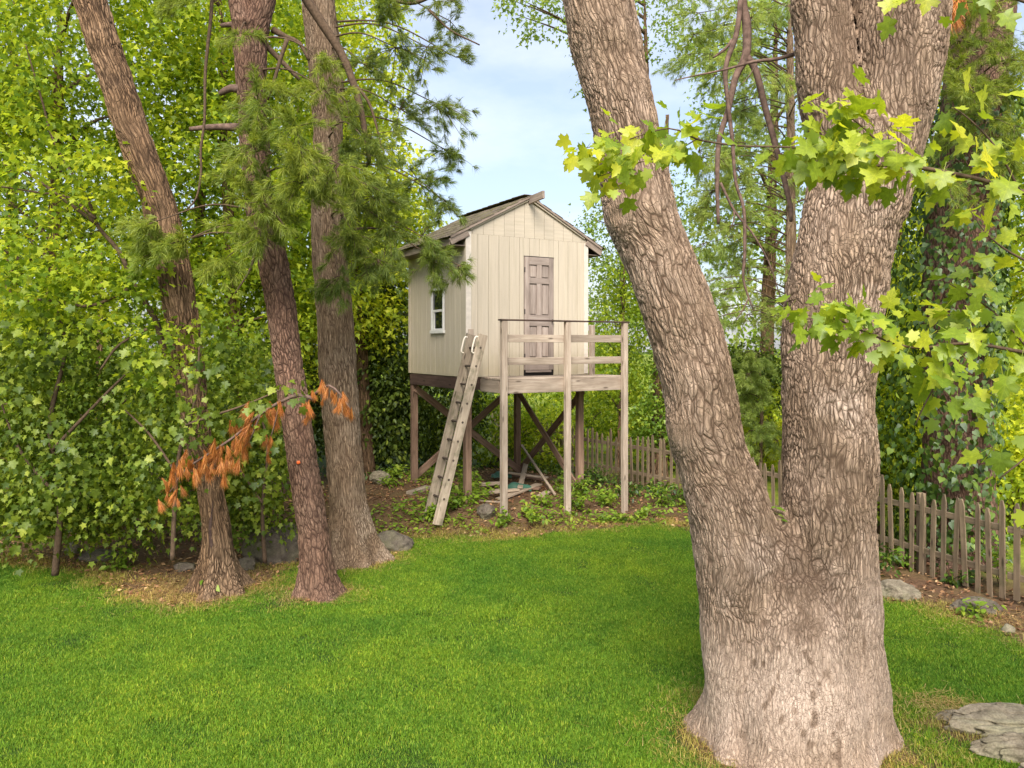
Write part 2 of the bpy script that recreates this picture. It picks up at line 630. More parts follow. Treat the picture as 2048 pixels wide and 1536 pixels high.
M['dead_twig'] = simple('dead_twig_bark', (0.15, 0.10, 0.08), 0.9, 0.45, 22, 0.1, 0.6)

NEAR = [(0, (0.17, 0.26, 0.020)), (0.4, (0.28, 0.38, 0.026)), (0.8, (0.41, 0.48, 0.032)), (1, (0.52, 0.55, 0.04))]
M['leaf_near'] = leaf_mat('near_maple_leaf', NEAR, 0.5, 1.5, 0.03, 0.5, True, veins=True)
M['leaf_near_all'] = leaf_mat('near_maple_foliage', NEAR, 0.5, 1.5, 0.03, 0.5)
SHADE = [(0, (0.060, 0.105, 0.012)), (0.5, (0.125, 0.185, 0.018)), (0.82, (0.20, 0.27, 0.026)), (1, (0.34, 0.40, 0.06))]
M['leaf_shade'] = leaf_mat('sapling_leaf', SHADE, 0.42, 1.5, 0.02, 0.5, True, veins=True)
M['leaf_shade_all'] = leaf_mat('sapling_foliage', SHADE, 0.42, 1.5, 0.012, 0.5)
M['leaf_bright'] = leaf_mat('bright_maple_foliage', [(0, (0.085, 0.150, 0.016)), (0.35, (0.20, 0.295, 0.022)), (0.75, (0.33, 0.42, 0.032)), (1, (0.48, 0.54, 0.05))], 0.5, 1.7, 0.01)
M['leaf_mid'] = leaf_mat('green_foliage', [(0, (0.105, 0.185, 0.020)), (0.5, (0.20, 0.30, 0.028)), (1, (0.33, 0.42, 0.04))], 0.45, 1.6, 0.012)
M['leaf_yellow'] = leaf_mat('sunny_foliage', [(0, (0.16, 0.24, 0.022)), (0.4, (0.33, 0.42, 0.030)), (1, (0.56, 0.60, 0.05))], 0.5, 1.7, 0.01)
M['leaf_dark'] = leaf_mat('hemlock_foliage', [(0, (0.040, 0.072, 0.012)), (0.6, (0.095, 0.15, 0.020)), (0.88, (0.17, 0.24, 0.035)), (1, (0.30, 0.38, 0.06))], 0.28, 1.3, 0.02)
M['leaf_blue'] = leaf_mat('distant_foliage', [(0, (0.14, 0.23, 0.045)), (0.5, (0.24, 0.35, 0.065)), (1, (0.37, 0.47, 0.09))], 0.45, 1.4, 0.015)  # lightened to put a slight background haze into the leaf colour
M['ivy'] = leaf_mat('ivy_leaf', [(0, (0.032, 0.068, 0.010)), (0.6, (0.075, 0.14, 0.016)), (0.9, (0.14, 0.22, 0.026)), (1, (0.27, 0.36, 0.05))], 0.3, 1.4, 0.03, 0.45)
M['cover'] = leaf_mat('groundcover_leaf', [(0, (0.11, 0.20, 0.020)), (0.6, (0.21, 0.33, 0.03)), (1, (0.34, 0.43, 0.05))], 0.4, 1.4, 0.02)
M['needle'] = leaf_mat('pine_needle', [(0, (0.15, 0.215, 0.026)), (0.6, (0.245, 0.315, 0.042)), (1, (0.37, 0.42, 0.065))], 0.38, 1.5, 0.02, 0.5)
M['needle_dark'] = leaf_mat('dark_pine_needle', [(0, (0.105, 0.165, 0.026)), (0.6, (0.175, 0.24, 0.042)), (1, (0.28, 0.34, 0.06))], 0.35, 1.4, 0.02, 0.5)
M['needle_pale'] = leaf_mat('pale_pine_needle', [(0, (0.22, 0.31, 0.075)), (0.6, (0.34, 0.44, 0.11)), (1, (0.46, 0.54, 0.15))], 0.4, 1.4, 0.02, 0.5)  # pale needles, made lighter still to carry slight haze in their colour
M['needle_dead'] = leaf_mat('dead_pine_needle', [(0, (0.26, 0.092, 0.024)), (0.5, (0.50, 0.18, 0.042)), (0.85, (0.62, 0.26, 0.065)), (1, (0.62, 0.36, 0.13))], 0.25, 1.1, 0.02, 0.5, False, (1, 1, 1))
M['litter'] = leaf_mat('dry_leaf', [(0, (0.13, 0.062, 0.034)), (0.5, (0.28, 0.14, 0.075)), (0.85, (0.42, 0.25, 0.13)), (1, (0.56, 0.40, 0.22))], 0.15, 1.0, 0.02, 0.5, False, (1, 1, 1))
M['straw'] = leaf_mat('dry_straw', [(0, (0.28, 0.17, 0.06)), (0.5, (0.42, 0.28, 0.11)), (1, (0.56, 0.42, 0.19))], 0.15, 1.0, 0.02, 0.5, False, (1, 1, 1))
M['dry_grass'] = leaf_mat('dry_grass_blade', [(0, (0.20, 0.22, 0.03)), (0.5, (0.34, 0.30, 0.06)), (1, (0.52, 0.41, 0.13))], 0.25, 1.1, 0.02, 0.5)


def grass_mat():
    t = NT('grass_blade')
    g = t.new('ShaderNodeNewGeometry')
    rnd = g.outputs['Random Per Island']
    c = t.ramp(rnd, [(0, (0.060, 0.136, 0.014)), (0.5, (0.128, 0.266, 0.024)), (0.85, (0.21, 0.37, 0.034)), (1, (0.40, 0.45, 0.06))])
    n = t.noise(0.55, g.outputs['Position'], 4, 0.6, 0.3)
    n2 = t.noise(2.6, g.outputs['Position'], 4, 0.6)
    c = t.mix(1.0, c, t.ramp(n, [(0.32, (0.74, 0.84, 0.9)), (0.68, (1.35, 1.15, 1.0))]), 'MULTIPLY')
    c = t.mix(1.0, c, t.ramp(n2, [(0.3, (0.8, 0.86, 0.9)), (0.7, (1.2, 1.12, 1.0))]), 'MULTIPLY')
    d = t.new('ShaderNodeBsdfDiffuse')
    tr = t.new('ShaderNodeBsdfTranslucent')
    t.link(c, d.inputs['Color'])
    t.link(t.mix(1.0, c, (1.3, 1.3, 0.8), 'MULTIPLY'), tr.inputs['Color'])
    m1 = t.new('ShaderNodeMixShader', i_Fac=0.35)
    t.link(d.outputs[0], m1.inputs[1])
    t.link(tr.outputs[0], m1.inputs[2])
    gl = t.new('ShaderNodeBsdfGlossy', i_Roughness=0.5)
    m2 = t.new('ShaderNodeMixShader', i_Fac=0.008)
    t.link(m1.outputs[0], m2.inputs[1])
    t.link(gl.outputs[0], m2.inputs[2])
    t.link(m2.outputs[0], t.out.inputs['Surface'])
    return t.m


M['grass'] = grass_mat()


def ground_mat():
    t = NT('ground_soil')
    pos = t.new('ShaderNodeNewGeometry').outputs['Position']
    lawn = t.new('ShaderNodeAttribute', attribute_name='lawn')
    mead = t.new('ShaderNodeAttribute', attribute_name='meadow')
    n = t.noise(24, pos, 7, 0.7)
    n1 = t.noise(2.4, pos, 5)
    soil = t.ramp(n, [(0.3, (0.060, 0.036, 0.022)), (0.6, (0.15, 0.088, 0.052)), (0.8, (0.26, 0.165, 0.10))])
    soil = t.mix(t.ramp(n1, [(0.4, 0.0), (0.7, 0.6)]), soil, (0.16, 0.125, 0.05))
    turf = t.ramp(n, [(0.3, (0.018, 0.038, 0.007)), (0.7, (0.045, 0.085, 0.014))])
    c = t.mix(lawn.outputs['Fac'], soil, turf)
    md = t.ramp(n1, [(0.3, (0.09, 0.14, 0.02)), (0.7, (0.26, 0.29, 0.04))])
    c = t.mix(mead.outputs['Fac'], c, md)
    return t.bsdf(c, 0.95, n, 0.8, 0.02, 0.1)


M['ground'] = ground_mat()

# ------------------------------------------------------------------ the ground
LAWN = np.array([(-60, 12), (-9.5, 11.2), (-7.2, 10.7), (-5.6, 10.2), (-4.9, 9.75), (-4.45, 9.2), (-3.95, 9.15), (-3.4, 9.3), (-3.15, 9.75), (-3.2, 10.4),
                 (-2.75, 10.55), (-2.35, 10.4), (-2.05, 11.4), (-1.75, 12.0), (-0.9, 12.15), (0.2, 12.2), (1.0, 12.55), (1.95, 13.05),
                 (2.6, 12.9), (3.1, 12.5), (3.9, 10.6), (4.2, 9.35), (4.75, 9.0), (4.85, 8.4), (5.3, 7.6), (6.3, 6.3), (9, 4), (30, -10), (30, -60), (-60, -60)], float)
FENCE = np.array([(6.75, 7.15), (5.80, 9.05), (5.16, 10.95), (3.43, 15.05), (1.78, 17.6), (0.6, 19.9), (-0.6, 22.4)], float)


def poly_sd(P, poly):
    """Signed distance to a polygon, positive inside."""
    x, y = P[:, 0], P[:, 1]
    d = np.full(len(P), 1e9)
    ins = np.zeros(len(P), bool)
    n = len(poly)
    for i in range(n):
        a, b = poly[i], poly[(i + 1) % n]
        e = b - a
        w = P - a
        t = np.clip((w @ e) / (e @ e), 0, 1)
        d = np.minimum(d, np.linalg.norm(w - t[:, None] * e, axis=1))
        c = ((a[1] > y) != (b[1] > y)) & (x < (b[0] - a[0]) * (y - a[1]) / (b[1] - a[1] + 1e-12) + a[0])
        ins ^= c
    return np.where(ins, d, -d)


BARE = [(-3.85, 9.55, 0.55), (-2.40, 9.32, 0.28), (-2.22, 10.9, 0.42), (2.15, 5.9, 0.76), (3.6, 6.0, 0.2)]   # worn rings at trunks


def lawn_at(P):
    s = poly_sd(P, LAWN)
    P3 = np.column_stack([P, np.zeros(len(P))])
    s = s + 0.16 * vnoise(P3 * 1.7) + 0.09 * vnoise(P3 * 5.1)
    for bx, by, br in BARE:
        s = np.minimum(s, np.hypot(P[:, 0] - bx, P[:, 1] - by) - br + 0.12 * vnoise(P3 * 4.0))
    return s


def beyond_fence(P):
    poly = np.vstack([FENCE, [(-0.6, 300), (300, 300), (300, 0)]])
    return poly_sd(P, poly)


gx = np.concatenate([np.linspace(-250, -16, 14)[:-1], np.arange(-16, 14, 0.1), np.linspace(14, 250, 14)])
gy = np.concatenate([np.linspace(-60, 3, 10)[:-1], np.arange(3, 26, 0.1), np.linspace(26, 400, 16)])
GX, GY = np.meshgrid(gx, gy, indexing='ij')
gp = np.column_stack([GX.ravel(), GY.ravel()])
gh = gz(gp[:, 0], gp[:, 1]) + 0.012 * vnoise(np.column_stack([gp * 3.0, np.zeros(len(gp))]))
ni, nj = len(gx), len(gy)
ii, jj = np.meshgrid(np.arange(ni - 1), np.arange(nj - 1), indexing='ij')
gq = np.stack([ii * nj + jj, (ii + 1) * nj + jj, (ii + 1) * nj + jj + 1, ii * nj + jj + 1], -1).reshape(-1, 4)
ls = lawn_at(gp)
bf = beyond_fence(gp)
ground = ob('ground', mesh_np('ground', np.column_stack([gp, gh]), gq, True, M['ground'],
            {'lawn': np.maximum(sstep(-0.05, 0.25, ls), 0.85 * sstep(17.0, 19.0, gp[:, 1] + 0.8 * vnoise(np.column_stack([gp * 0.8, gp[:, :1] * 0])))), 'meadow': sstep(0.3, 2.0, bf + 0.4 * vnoise(np.column_stack([gp, gp[:, :1] * 0])))}), kind='structure')


# ------------------------------------------------------------------ timber helpers
def box_mesh(name, sx, sy, sz, mat, bevel=0.004):
    bm = bmesh.new()
    bmesh.ops.create_cube(bm, size=1.0)
    bmesh.ops.scale(bm, vec=(sx, sy, sz), verts=bm.verts)
    if bevel:
        bmesh.ops.bevel(bm, geom=bm.edges[:], offset=min(bevel, 0.3 * min(sx, sy, sz)), segments=1, affect='EDGES')
    me = bpy.data.meshes.new(name)
    bm.to_mesh(me)
    bm.free()
    me.materials.append(mat)
    return me


def box(name, lo, hi, mat, parent, bevel=0.004, long='x'):
    """Axis aligned box in the parent's frame; its grain runs along its longest side."""
    lo, hi = np.minimum(lo, hi), np.maximum(lo, hi)
    d = hi - lo
    c = (lo + hi) / 2
    ax = int(np.argmax(d))
    if ax == 0:
        me, rot = box_mesh(name, d[0], d[1], d[2], mat, bevel), (0, 0, 0)
    elif ax == 1:
        me, rot = box_mesh(name, d[1], d[0], d[2], mat, bevel), (0, 0, R(90))
    else:
        me, rot = box_mesh(name, d[2], d[1], d[0], mat, bevel), (0, R(-90), 0)
    o = ob(name, me, parent, c)
    o.rotation_euler = rot
    return o


def beam(name, p0, p1, w, t, mat, parent=None, up=(0, 0, 1), bevel=0.004):
    """A board from p0 to p1, w wide across `up`-side and t thick."""
    p0, p1 = Vector(p0), Vector(p1)
    d = p1 - p0
    x = d.normalized()
    upv = Vector(up)
    z = (upv - x * upv.dot(x)).normalized()
    y = z.cross(x)
    o = ob(name, box_mesh(name, d.length, t, w, mat, bevel), parent, (p0 + p1) / 2)
    o.rotation_euler = Matrix((x, y, z)).transposed().to_euler()
    return o


# ------------------------------------------------------------------ the playhouse on posts
PHX, PHY = -0.779, 13.2
ph = thing('playhouse', 'cream wooden playhouse raised on posts with a railed landing and panelled door', 'playhouse', (PHX, PHY, 0), R(30))


def loc2w(x, y):
    c, s = math.cos(R(30)), math.sin(R(30))
    return PHX + c * x - s * y, PHY + s * x + c * y


WB, WT = 2.475, 4.94          # wall bottom, top of the wall sheets
SP = 2.5 / 12
RIDGE, SLOPE = 5.66, 0.52     # underside of the roof


def under(x):
    return RIDGE - SLOPE * abs(x - 1.25)


DX0, DX1, DZ0, DZ1 = 1.137, 1.765, 2.53, 4.61
GV = 0.006
siding_count = 0
# front wall: twelve boards, cut round the door; the gable boards sit a little behind them
for k in range(12):
    a, b = k * SP + GV / 2, (k + 1) * SP - GV / 2
    spans = [(a, b, WB, WT)]
    if b > DX0 and a < DX1:
        spans = []
        if a < DX0:
            spans.append((a, DX0 - 0.006, WB, WT))
        if b > DX1:
            spans.append((DX1 + 0.006, b, WB, WT))
        spans.append((max(a, DX0 - 0.003), min(b, DX1 + 0.003), DZ1 + 0.012, WT))
    for (x0, x1, z0, z1) in spans:
        if x1 - x0 > 0.012:
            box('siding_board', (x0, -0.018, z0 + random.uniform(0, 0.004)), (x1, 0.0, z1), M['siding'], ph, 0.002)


def gable_board(x0, x1, y0, y1, z0):
    """Board with its top cut to the roof slope."""
    xs = [x0, x1] if not (x0 < 1.25 < x1) else [x0, 1.25, x1]
    top = [under(x) - 0.005 for x in xs]
    n = len(xs)
    V = [(x, y0, z0) for x in xs] + [(x, y0, t) for x, t in zip(xs, top)] + [(x, y1, z0) for x in xs] + [(x, y1, t) for x, t in zip(xs, top)]
    Q = []
    for i in range(n - 1):
        Q += [(i, i + 1, n + i + 1, n + i), (2 * n + i + 1, 2 * n + i, 3 * n + i, 3 * n + i + 1), (n + i, n + i + 1, 3 * n + i + 1, 3 * n + i), (i + 1, i, 2 * n + i, 2 * n + i + 1)]
    Q += [(0, n, 3 * n, 2 * n), (2 * n - 1, n - 1, 3 * n - 1, 4 * n - 1)]
    c = np.array([(x0 + x1) / 2, (y0 + y1) / 2, z0])
    ob('gable_board', mesh_np('gable_board', np.array(V) - c, np.array(Q), False, M['siding']), ph, c)


off = 0.11
for k in range(-1, 12):
    a, b = max(0.0, k * SP + off + GV / 2), min(2.5, (k + 1) * SP + off - GV / 2)
    if b - a > 0.02 and k != -1 or (k == -1 and b > 0.02):
        gable_board(a, b, -0.012, 0.004, WT + 0.004)
# side walls and back wall
WY0, WY1, WZ0, WZ1 = 0.85, 1.40, 3.26, 4.07
for k in range(12):
    a, b = k * SP + GV / 2, (k + 1) * SP - GV / 2
    zt = 5.0
    spans = [(a, b, WB, zt)]
    if b > WY0 and a < WY1:
        spans = [(a, b, WB, WZ0 - 0.004), (a, b, WZ1 + 0.004, zt)]
        if a < WY0:
            spans.append((a, WY0 - 0.003, WZ0, WZ1))
        if b > WY1:
            spans.append((WY1 + 0.003, b, WZ0, WZ1))
    for (y0, y1, z0, z1) in spans:
        if y1 - y0 > 0.012:
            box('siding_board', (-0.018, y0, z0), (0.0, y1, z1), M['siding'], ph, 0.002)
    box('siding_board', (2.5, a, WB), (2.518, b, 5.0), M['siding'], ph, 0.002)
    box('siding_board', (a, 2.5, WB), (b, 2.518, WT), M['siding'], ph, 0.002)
    gable_board(a, b, 2.5, 2.516, WT + 0.004)
# inner shell that stops light through the grooves
box('inner_wall', (0.004, 0.006, WB), (2.496, 0.02, 4.93), M['interior'], ph, 0)
box('inner_wall', (0.003, 0.02, WB), (0.018, 2.48, WZ0), M['interior'], ph, 0)
box('inner_wall', (0.003, 0.02, WZ1), (0.018, 2.48, 4.97), M['interior'], ph, 0)
box('inner_wall', (2.48, 0.02, WB), (2.496, 2.48, 4.97), M['interior'], ph, 0)
box('inner_wall', (0.02, 2.48, WB), (2.48, 2.496, 4.97), M['interior'], ph, 0)
box('floor_panel', (0.0, 0.0, WB - 0.02), (2.5, 2.5, WB - 0.001), M['interior'], ph, 0)
# corner trims, pale strips
box('corner_trim', (-0.030, -0.034, WB + 0.75), (0.072, -0.0185, WT + 0.03), M['corner'], ph, 0.003)
box('corner_trim', (-0.032, -0.033, WB), (-0.0185, 0.05, WT - 0.02), M['siding'], ph, 0.003)
box('corner_trim', (2.44, -0.034, WB + 0.02), (2.53, -0.0185, WT - 0.02), M['corner'], ph, 0.003)
box('corner_trim', (2.5185, -0.033, WB), (2.533, 0.05, WT - 0.02), M['siding'], ph, 0.003)
box('corner_trim', (-0.032, 2.45, WB), (-0.0185, 2.53, WT), M['siding'], ph, 0.003)

# door: six panels, stiles and rails, a chewed bottom edge
DW, DY = DX1 - DX0, -0.012
dr = ob('door', box_mesh('door', DZ1 - DZ0 - 0.06, 0.016, DW - 0.012, M['door'], 0.001), ph, ((DX0 + DX1) / 2, 0.010 + DY, (DZ0 + DZ1) / 2 + 0.03))
dr.rotation_euler = (0, R(-90), 0)


def dpart(name, x0, x1, z0, z1, y0, y1, mat=None):
    # a piece of the door, placed in the door's own (turned) frame
    lo, hi = Vector((x0, y0, z0)), Vector((x1, y1, z1))
    d, c = hi - lo, (lo + hi) / 2
    if d.z >= d.x:
        me, rot = box_mesh(name, d.z, d.y, d.x, mat or M['door'], 0.003), (0, R(-90), 0)
    else:
        me, rot = box_mesh(name, d.x, d.y, d.z, mat or M['door'], 0.003), (0, 0, 0)
    o = ob(name, me, dr)
    mw = Matrix.Translation(c) @ Euler(rot).to_matrix().to_4x4()
    base = Matrix.Translation(dr.location) @ dr.rotation_euler.to_matrix().to_4x4()
    o.matrix_local = base.inverted() @ mw
    return o


xs = [DX0 + 0.008, DX0 + 0.105, (DX0 + DX1) / 2 - 0.05, (DX0 + DX1) / 2 + 0.05, DX1 - 0.105, DX1 - 0.008]
F0, F1 = -0.034, -0.0105
zr = [DZ0 + 0.05, DZ0 + 0.27, DZ0 + 0.84, DZ0 + 1.03, DZ0 + 1.60, DZ0 + 1.70, DZ0 + 1.94, DZ1 - 0.005]
for s in ((xs[0], xs[1]), (xs[4], xs[5])):
    dpart('door_stile', s[0], s[1], zr[0], zr[7], F0, F1)
for (a, b) in ((zr[0], zr[1]), (zr[2], zr[3]), (zr[4], zr[5]), (zr[6], zr[7])):
    dpart('door_rail', xs[1] + 0.001, xs[4] - 0.001, a, b, F0, F1)
for (a, b) in ((zr[1], zr[2]), (zr[3], zr[4]), (zr[5], zr[6])):
    dpart('door_muntin', xs[2], xs[3], a + 0.001, b - 0.001, F0, F1)
    for (u0, u1) in ((xs[1], xs[2]), (xs[3], xs[4])):
        dpart('door_panel', u0 + 0.022, u1 - 0.022, a + 0.022, b - 0.022, -0.026, F1)
dpart('kick_strip', DX0 + 0.03, DX1 - 0.05, DZ0 + 0.005, DZ0 + 0.045, -0.03, -0.02, M['door'])
box('door_gap', (DX0, -0.008, DZ0 - 0.05), (DX1, -0.004, DZ0 + 0.05), M['void'], ph, 0)
box('door_head', (DX0 - 0.004, -0.030, DZ1 + 0.001), (DX1 + 0.004, -0.0185, DZ1 + 0.011), M['iron'], ph, 0)
mb = MB()
add_tube(mb, [(0, 0, 0), (0, -0.035, 0)], [0.008, 0.008], 8, 0.02)
add_tube(mb, [(0, -0.03, 0), (0, -0.045, 0), (0, -0.062, 0)], [0.012, 0.027, 0.016], 10, 0.006)
kn = ob('door_knob', mb.mesh('door_knob', M['iron'], True), dr)
base = Matrix.Translation(dr.location) @ dr.rotation_euler.to_matrix().to_4x4()
kn.matrix_local = base.inverted() @ Matrix.Translation((DX1 - 0.055, F0, DZ0 + 0.94))
for hz in (0.25, 1.05, 1.8):
    dpart('hinge', DX0 - 0.006, DX0 + 0.016, DZ0 + hz, DZ0 + hz + 0.09, -0.040, -0.0345, M['iron'])

# side window: white frame, two sashes
win = ob('window', box_mesh('window', 0.02, WY1 - WY0 - 0.06, WZ1 - WZ0 - 0.06, M['void'], 0), ph, (0.012, (WY0 + WY1) / 2, (WZ0 + WZ1) / 2))


def wpart(name, y0, y1, z0, z1, x0, x1, mat):
    c = np.array([(x0 + x1) / 2, (y0 + y1) / 2, (z0 + z1) / 2])
    o = ob(name, box_mesh(name, abs(x1 - x0), abs(y1 - y0), abs(z1 - z0), mat, 0.003 if mat is M['white'] else 0), win)
    o.location = c - np.array(win.location)
    return o


zm = (WZ0 + WZ1) / 2 - 0.01
wpart('window_frame', WY0, WY0 + 0.042, WZ0 + 0.04, WZ1 - 0.042, -0.046, -0.012, M['white'])
wpart('window_frame', WY1 - 0.042, WY1, WZ0 + 0.04, WZ1 - 0.042, -0.046, -0.012, M['white'])
wpart('window_frame', WY0, WY1, WZ1 - 0.04, WZ1, -0.048, -0.012, M['white'])
wpart('window_sill', WY0 - 0.02, WY1 + 0.02, WZ0 - 0.02, WZ0 + 0.038, -0.062, -0.012, M['white'])
wpart('sash', WY0 + 0.044, WY1 - 0.044, zm - 0.022, zm + 0.022, -0.038, -0.010, M['white'])
wpart('sash', WY0 + 0.044, WY0 + 0.075, WZ0 + 0.07, zm - 0.024, -0.034, -0.010, M['white'])
wpart('sash', WY1 - 0.12, WY1 - 0.044, WZ0 + 0.07, zm - 0.024, -0.034, -0.010, M['white'])
wpart('sash', WY0 + 0.044, WY1 - 0.044, WZ0 + 0.04, WZ0 + 0.069, -0.036, -0.010, M['white'])
wpart('pane', WY0 + 0.044, WY1 - 0.044, zm + 0.023, WZ1 - 0.042, -0.014, -0.006, M['glass'])
wpart('pane', WY0 + 0.076, WY1 - 0.121, WZ0 + 0.070, zm - 0.025, -0.013, -0.005, M['glass'])

# roof: sheathing, shingle courses, fascia, ridge beam
EX = 0.33
ROOF_Y0, ROOF_Y1 = -0.055, 2.60
ang = math.atan(SLOPE)
slen = (1.25 + EX) / math.cos(ang)
for side in (-1, 1):
    p_top = np.array([1.25, 0, RIDGE + 0.006])
    p_bot = np.array([1.25 + side * (1.25 + EX), 0, RIDGE + 0.006 - SLOPE * (1.25 + EX)])
    c = (p_top + p_bot) / 2
    o = ob('roof_sheathing', box_mesh('roof_sheathing', slen, ROOF_Y1 - ROOF_Y0, 0.018, M['trimwood'], 0.002), ph, (c[0], (ROOF_Y0 + ROOF_Y1) / 2, c[2]))
    o.rotation_euler = (0, side * ang, 0)
sh_me = [box_mesh('shingle', 0.20, 0.225, 0.011, M['shingle'], 0.003) for _ in range(1)]
NC = 13
mbR = MB()
for c_ in range(NC):
    d = (c_ + 0.5) * slen / NC
    for j in range(13):
        y = ROOF_Y0 + 0.0 + (j + (0.5 if c_ % 2 else 0.0)) * 0.232 + random.uniform(-0.006, 0.006)
        y = min(max(y, ROOF_Y0 + 0.092), ROOF_Y1 - 0.095)
        lift = 0.015 + (c_ % 2) * 0.0025 + random.uniform(0, 0.005) + (j % 2) * 0.0012
        x = 1.25 - (d * math.cos(ang)) - 0.05
        z = RIDGE - d * math.sin(ang) + lift - 0.0
        o = ob('shingle', sh_me[0], ph, (x, y, z + 0.0))
        o.rotation_euler = (random.uniform(-0.01, 0.01), -(ang - 0.03 - random.uniform(0, 0.012)), random.uniform(-0.02, 0.02))
        # the far slope: same courses, joined
        mat = Matrix.Translation((1.25 + d * math.cos(ang) + 0.05, y, z)) @ Euler((0, ang - 0.03, 0)).to_matrix().to_4x4()
        cu = np.array([(sx * 0.1, sy * 0.1125, sz * 0.0035) for sx in (-1, 1) for sy in (-1, 1) for sz in (-1, 1)])
        V = np.array([mat @ Vector(v) for v in cu])
        mbR.add(V, None, [(0, 1, 3, 2), (4, 6, 7, 5), (0, 4, 5, 1), (2, 3, 7, 6), (0, 2, 6, 4), (1, 5, 7, 3)])
ob('shingles', mbR.mesh('shingles', M['shingle']), ph, kind='stuff')
for j in range(12):
    y = ROOF_Y0 + 0.12 + j * 0.232
    o = ob('ridge_cap', box_mesh('ridge_cap', 0.24, 0.24, 0.012, M['shingle'], 0.004), ph, (1.25, y, RIDGE + 0.052 + random.uniform(0, 0.006)))
    o.rotation_euler = (0.03, 0, 0)
ez = RIDGE - SLOPE * (1.25 + EX)
for side in (-1, 1):
    x = 1.25 + side * (1.25 + EX)
    box('fascia', (x - 0.012, ROOF_Y0 + 0.03, ez - 0.125), (x + 0.012, ROOF_Y1, ez - 0.008), M['trimwood'], ph, 0.003)
    # boxed return of the eave at the front and at the back
    for y in (ROOF_Y0 + 0.014, ROOF_Y1 - 0.02):
        e0 = Vector((x, y, ez - 0.072))
        e1 = Vector((1.25 + side * 1.235, y, under(0.0) - 0.062))
        beam('eave_return', e0, e1, 0.115, 0.024, M['trimwood'], ph)
    # thin rake trim along the gable
    r0 = Vector((1.25 + side * 1.20, -0.035, under(1.25 + side * 1.20) - 0.022))
    r1 = Vector((1.25 + side * 0.03, -0.035, under(1.25 + side * 0.03) - 0.022))
    beam('rake_trim', r0, r1, 0.035, 0.022, M['siding'], ph)
    r0 = Vector((1.25 + side * (1.25 + EX), ROOF_Y0 - 0.008, ez + 0.008))
    r1 = Vector((1.25 + side * 0.02, ROOF_Y0 - 0.008, RIDGE + 0.008))
    beam('drip_edge', r0, r1, 0.040, 0.012, M['trimwood'], ph)
    box('soffit', (min(x, 1.25 + side * 1.27), ROOF_Y0 + 0.04, ez - 0.118), (max(x, 1.25 + side * 1.27) - 0.0, ROOF_Y1 - 0.04, ez - 0.108), M['trimwood'], ph, 0)
beam('ridge_beam', (1.25, -0.50, RIDGE - 0.015), (1.25, 0.30, RIDGE - 0.055), 0.135, 0.045, M['trimwood'], ph)

# floor frame
box('sill_beam', (-0.012, 0.0, 2.25), (0.035, 2.5, WB - 0.022), M['sill'], ph)
box('sill_beam', (2.465, 0.0, 2.25), (2.512, 2.5, WB - 0.022), M['sill'], ph)
box('sill_beam', (0.036, 2.452, 2.25), (2.464, 2.498, WB - 0.022), M['sill'], ph)
box('sill_beam', (0.036, 0.0, 2.25), (2.464, 0.045, WB - 0.022), M['sill'], ph)
for k in range(1, 6):
    box('floor_joist', (0.42 * k - 0.02, 0.046, 2.30), (0.42 * k + 0.02, 2.451, WB - 0.022), M['sill'], ph)
# landing: planks, rim, posts, rails
LX0, LX1, LY = 0.26, 2.86, -0.71
DT = 2.475
for k in range(5):
    y1 = -0.036 - k * 0.136
    box('deck_plank', (LX0 + random.uniform(-0.01, 0.01), y1 - 0.130, DT - 0.032 + random.uniform(0, 0.003)), (LX1 + random.uniform(-0.01, 0.02), y1, DT), M['deck'], ph)
box('rim_joist', (LX0 + 0.02, LY - 0.002, 2.215), (LX1 - 0.02, LY + 0.036, DT - 0.034), M['deck'], ph)
box('rim_joist', (LX0, LY + 0.038, 2.225), (LX0 + 0.036, -0.004, DT - 0.034), M['deck'], ph)
box('rim_joist', (LX1 - 0.06, LY + 0.038, 2.225), (LX1 - 0.024, -0.004, DT - 0.034), M['deck'], ph)
for k in range(1, 5):
    x = LX0 + k * (LX1 - LX0) / 5
    box('deck_joist', (x - 0.018, LY + 0.038, 2.24), (x + 0.018, -0.004, DT - 0.034), M['post'], ph)
for x, w in ((LX0 + 0.045, 0.105), (1.57, 0.10), (LX1 - 0.045, 0.10)):
    wx, wy = loc2w(x, LY - 0.05)
    box('deck_post', (x - w / 2, LY - 0.095, float(gz(wx, wy)) - 0.25), (x + w / 2, LY - 0.004, 3.425), M['deck'], ph, 0.006)
for (za, zb) in ((3.07, 3.20), (2.69, 2.815)):
    box('guard_rail', (LX0 + 0.06, LY - 0.002, za), (1.56, LY + 0.034, zb), M['deck'], ph)
    box('guard_rail', (1.562, LY - 0.002, za + 0.004), (LX1 - 0.06, LY + 0.034, zb + 0.004), M['deck'], ph)
box('cap_rail', (LX0 - 0.03, LY - 0.105, 3.427), (LX1 + 0.03, LY + 0.02, 3.452), M['sill'], ph)
box('rail_post', (2.535, -0.125, 2.30), (2.625, -0.037, 3.40), M['deck'], ph, 0.006)
box('rail_post', (0.01, -0.075, 2.25), (0.10, -0.0365, 3.30), M['deck'], ph, 0.006)
# bearing posts and cross braces
PT = {'fl': (0.045, 0.06), 'fr': (2.40, 0.06), 'bl': (0.06, 2.44), 'br': (2.44, 2.44)}
for k, (x, y) in PT.items():
    wx, wy = loc2w(x, y)
    box('bearing_post', (x - 0.06, y - 0.055, float(gz(wx, wy)) - 0.25), (x + 0.06, y + 0.055, 2.248), M['post'], ph, 0.006)


def brace(a, b, za, zb, off):
    A, B = np.array(PT[a]), np.array(PT[b])
    beam('cross_brace', (A[0] + off[0], A[1] + off[1], za), (B[0] + off[0], B[1] + off[1], zb), 0.135, 0.036, M['post'], ph)


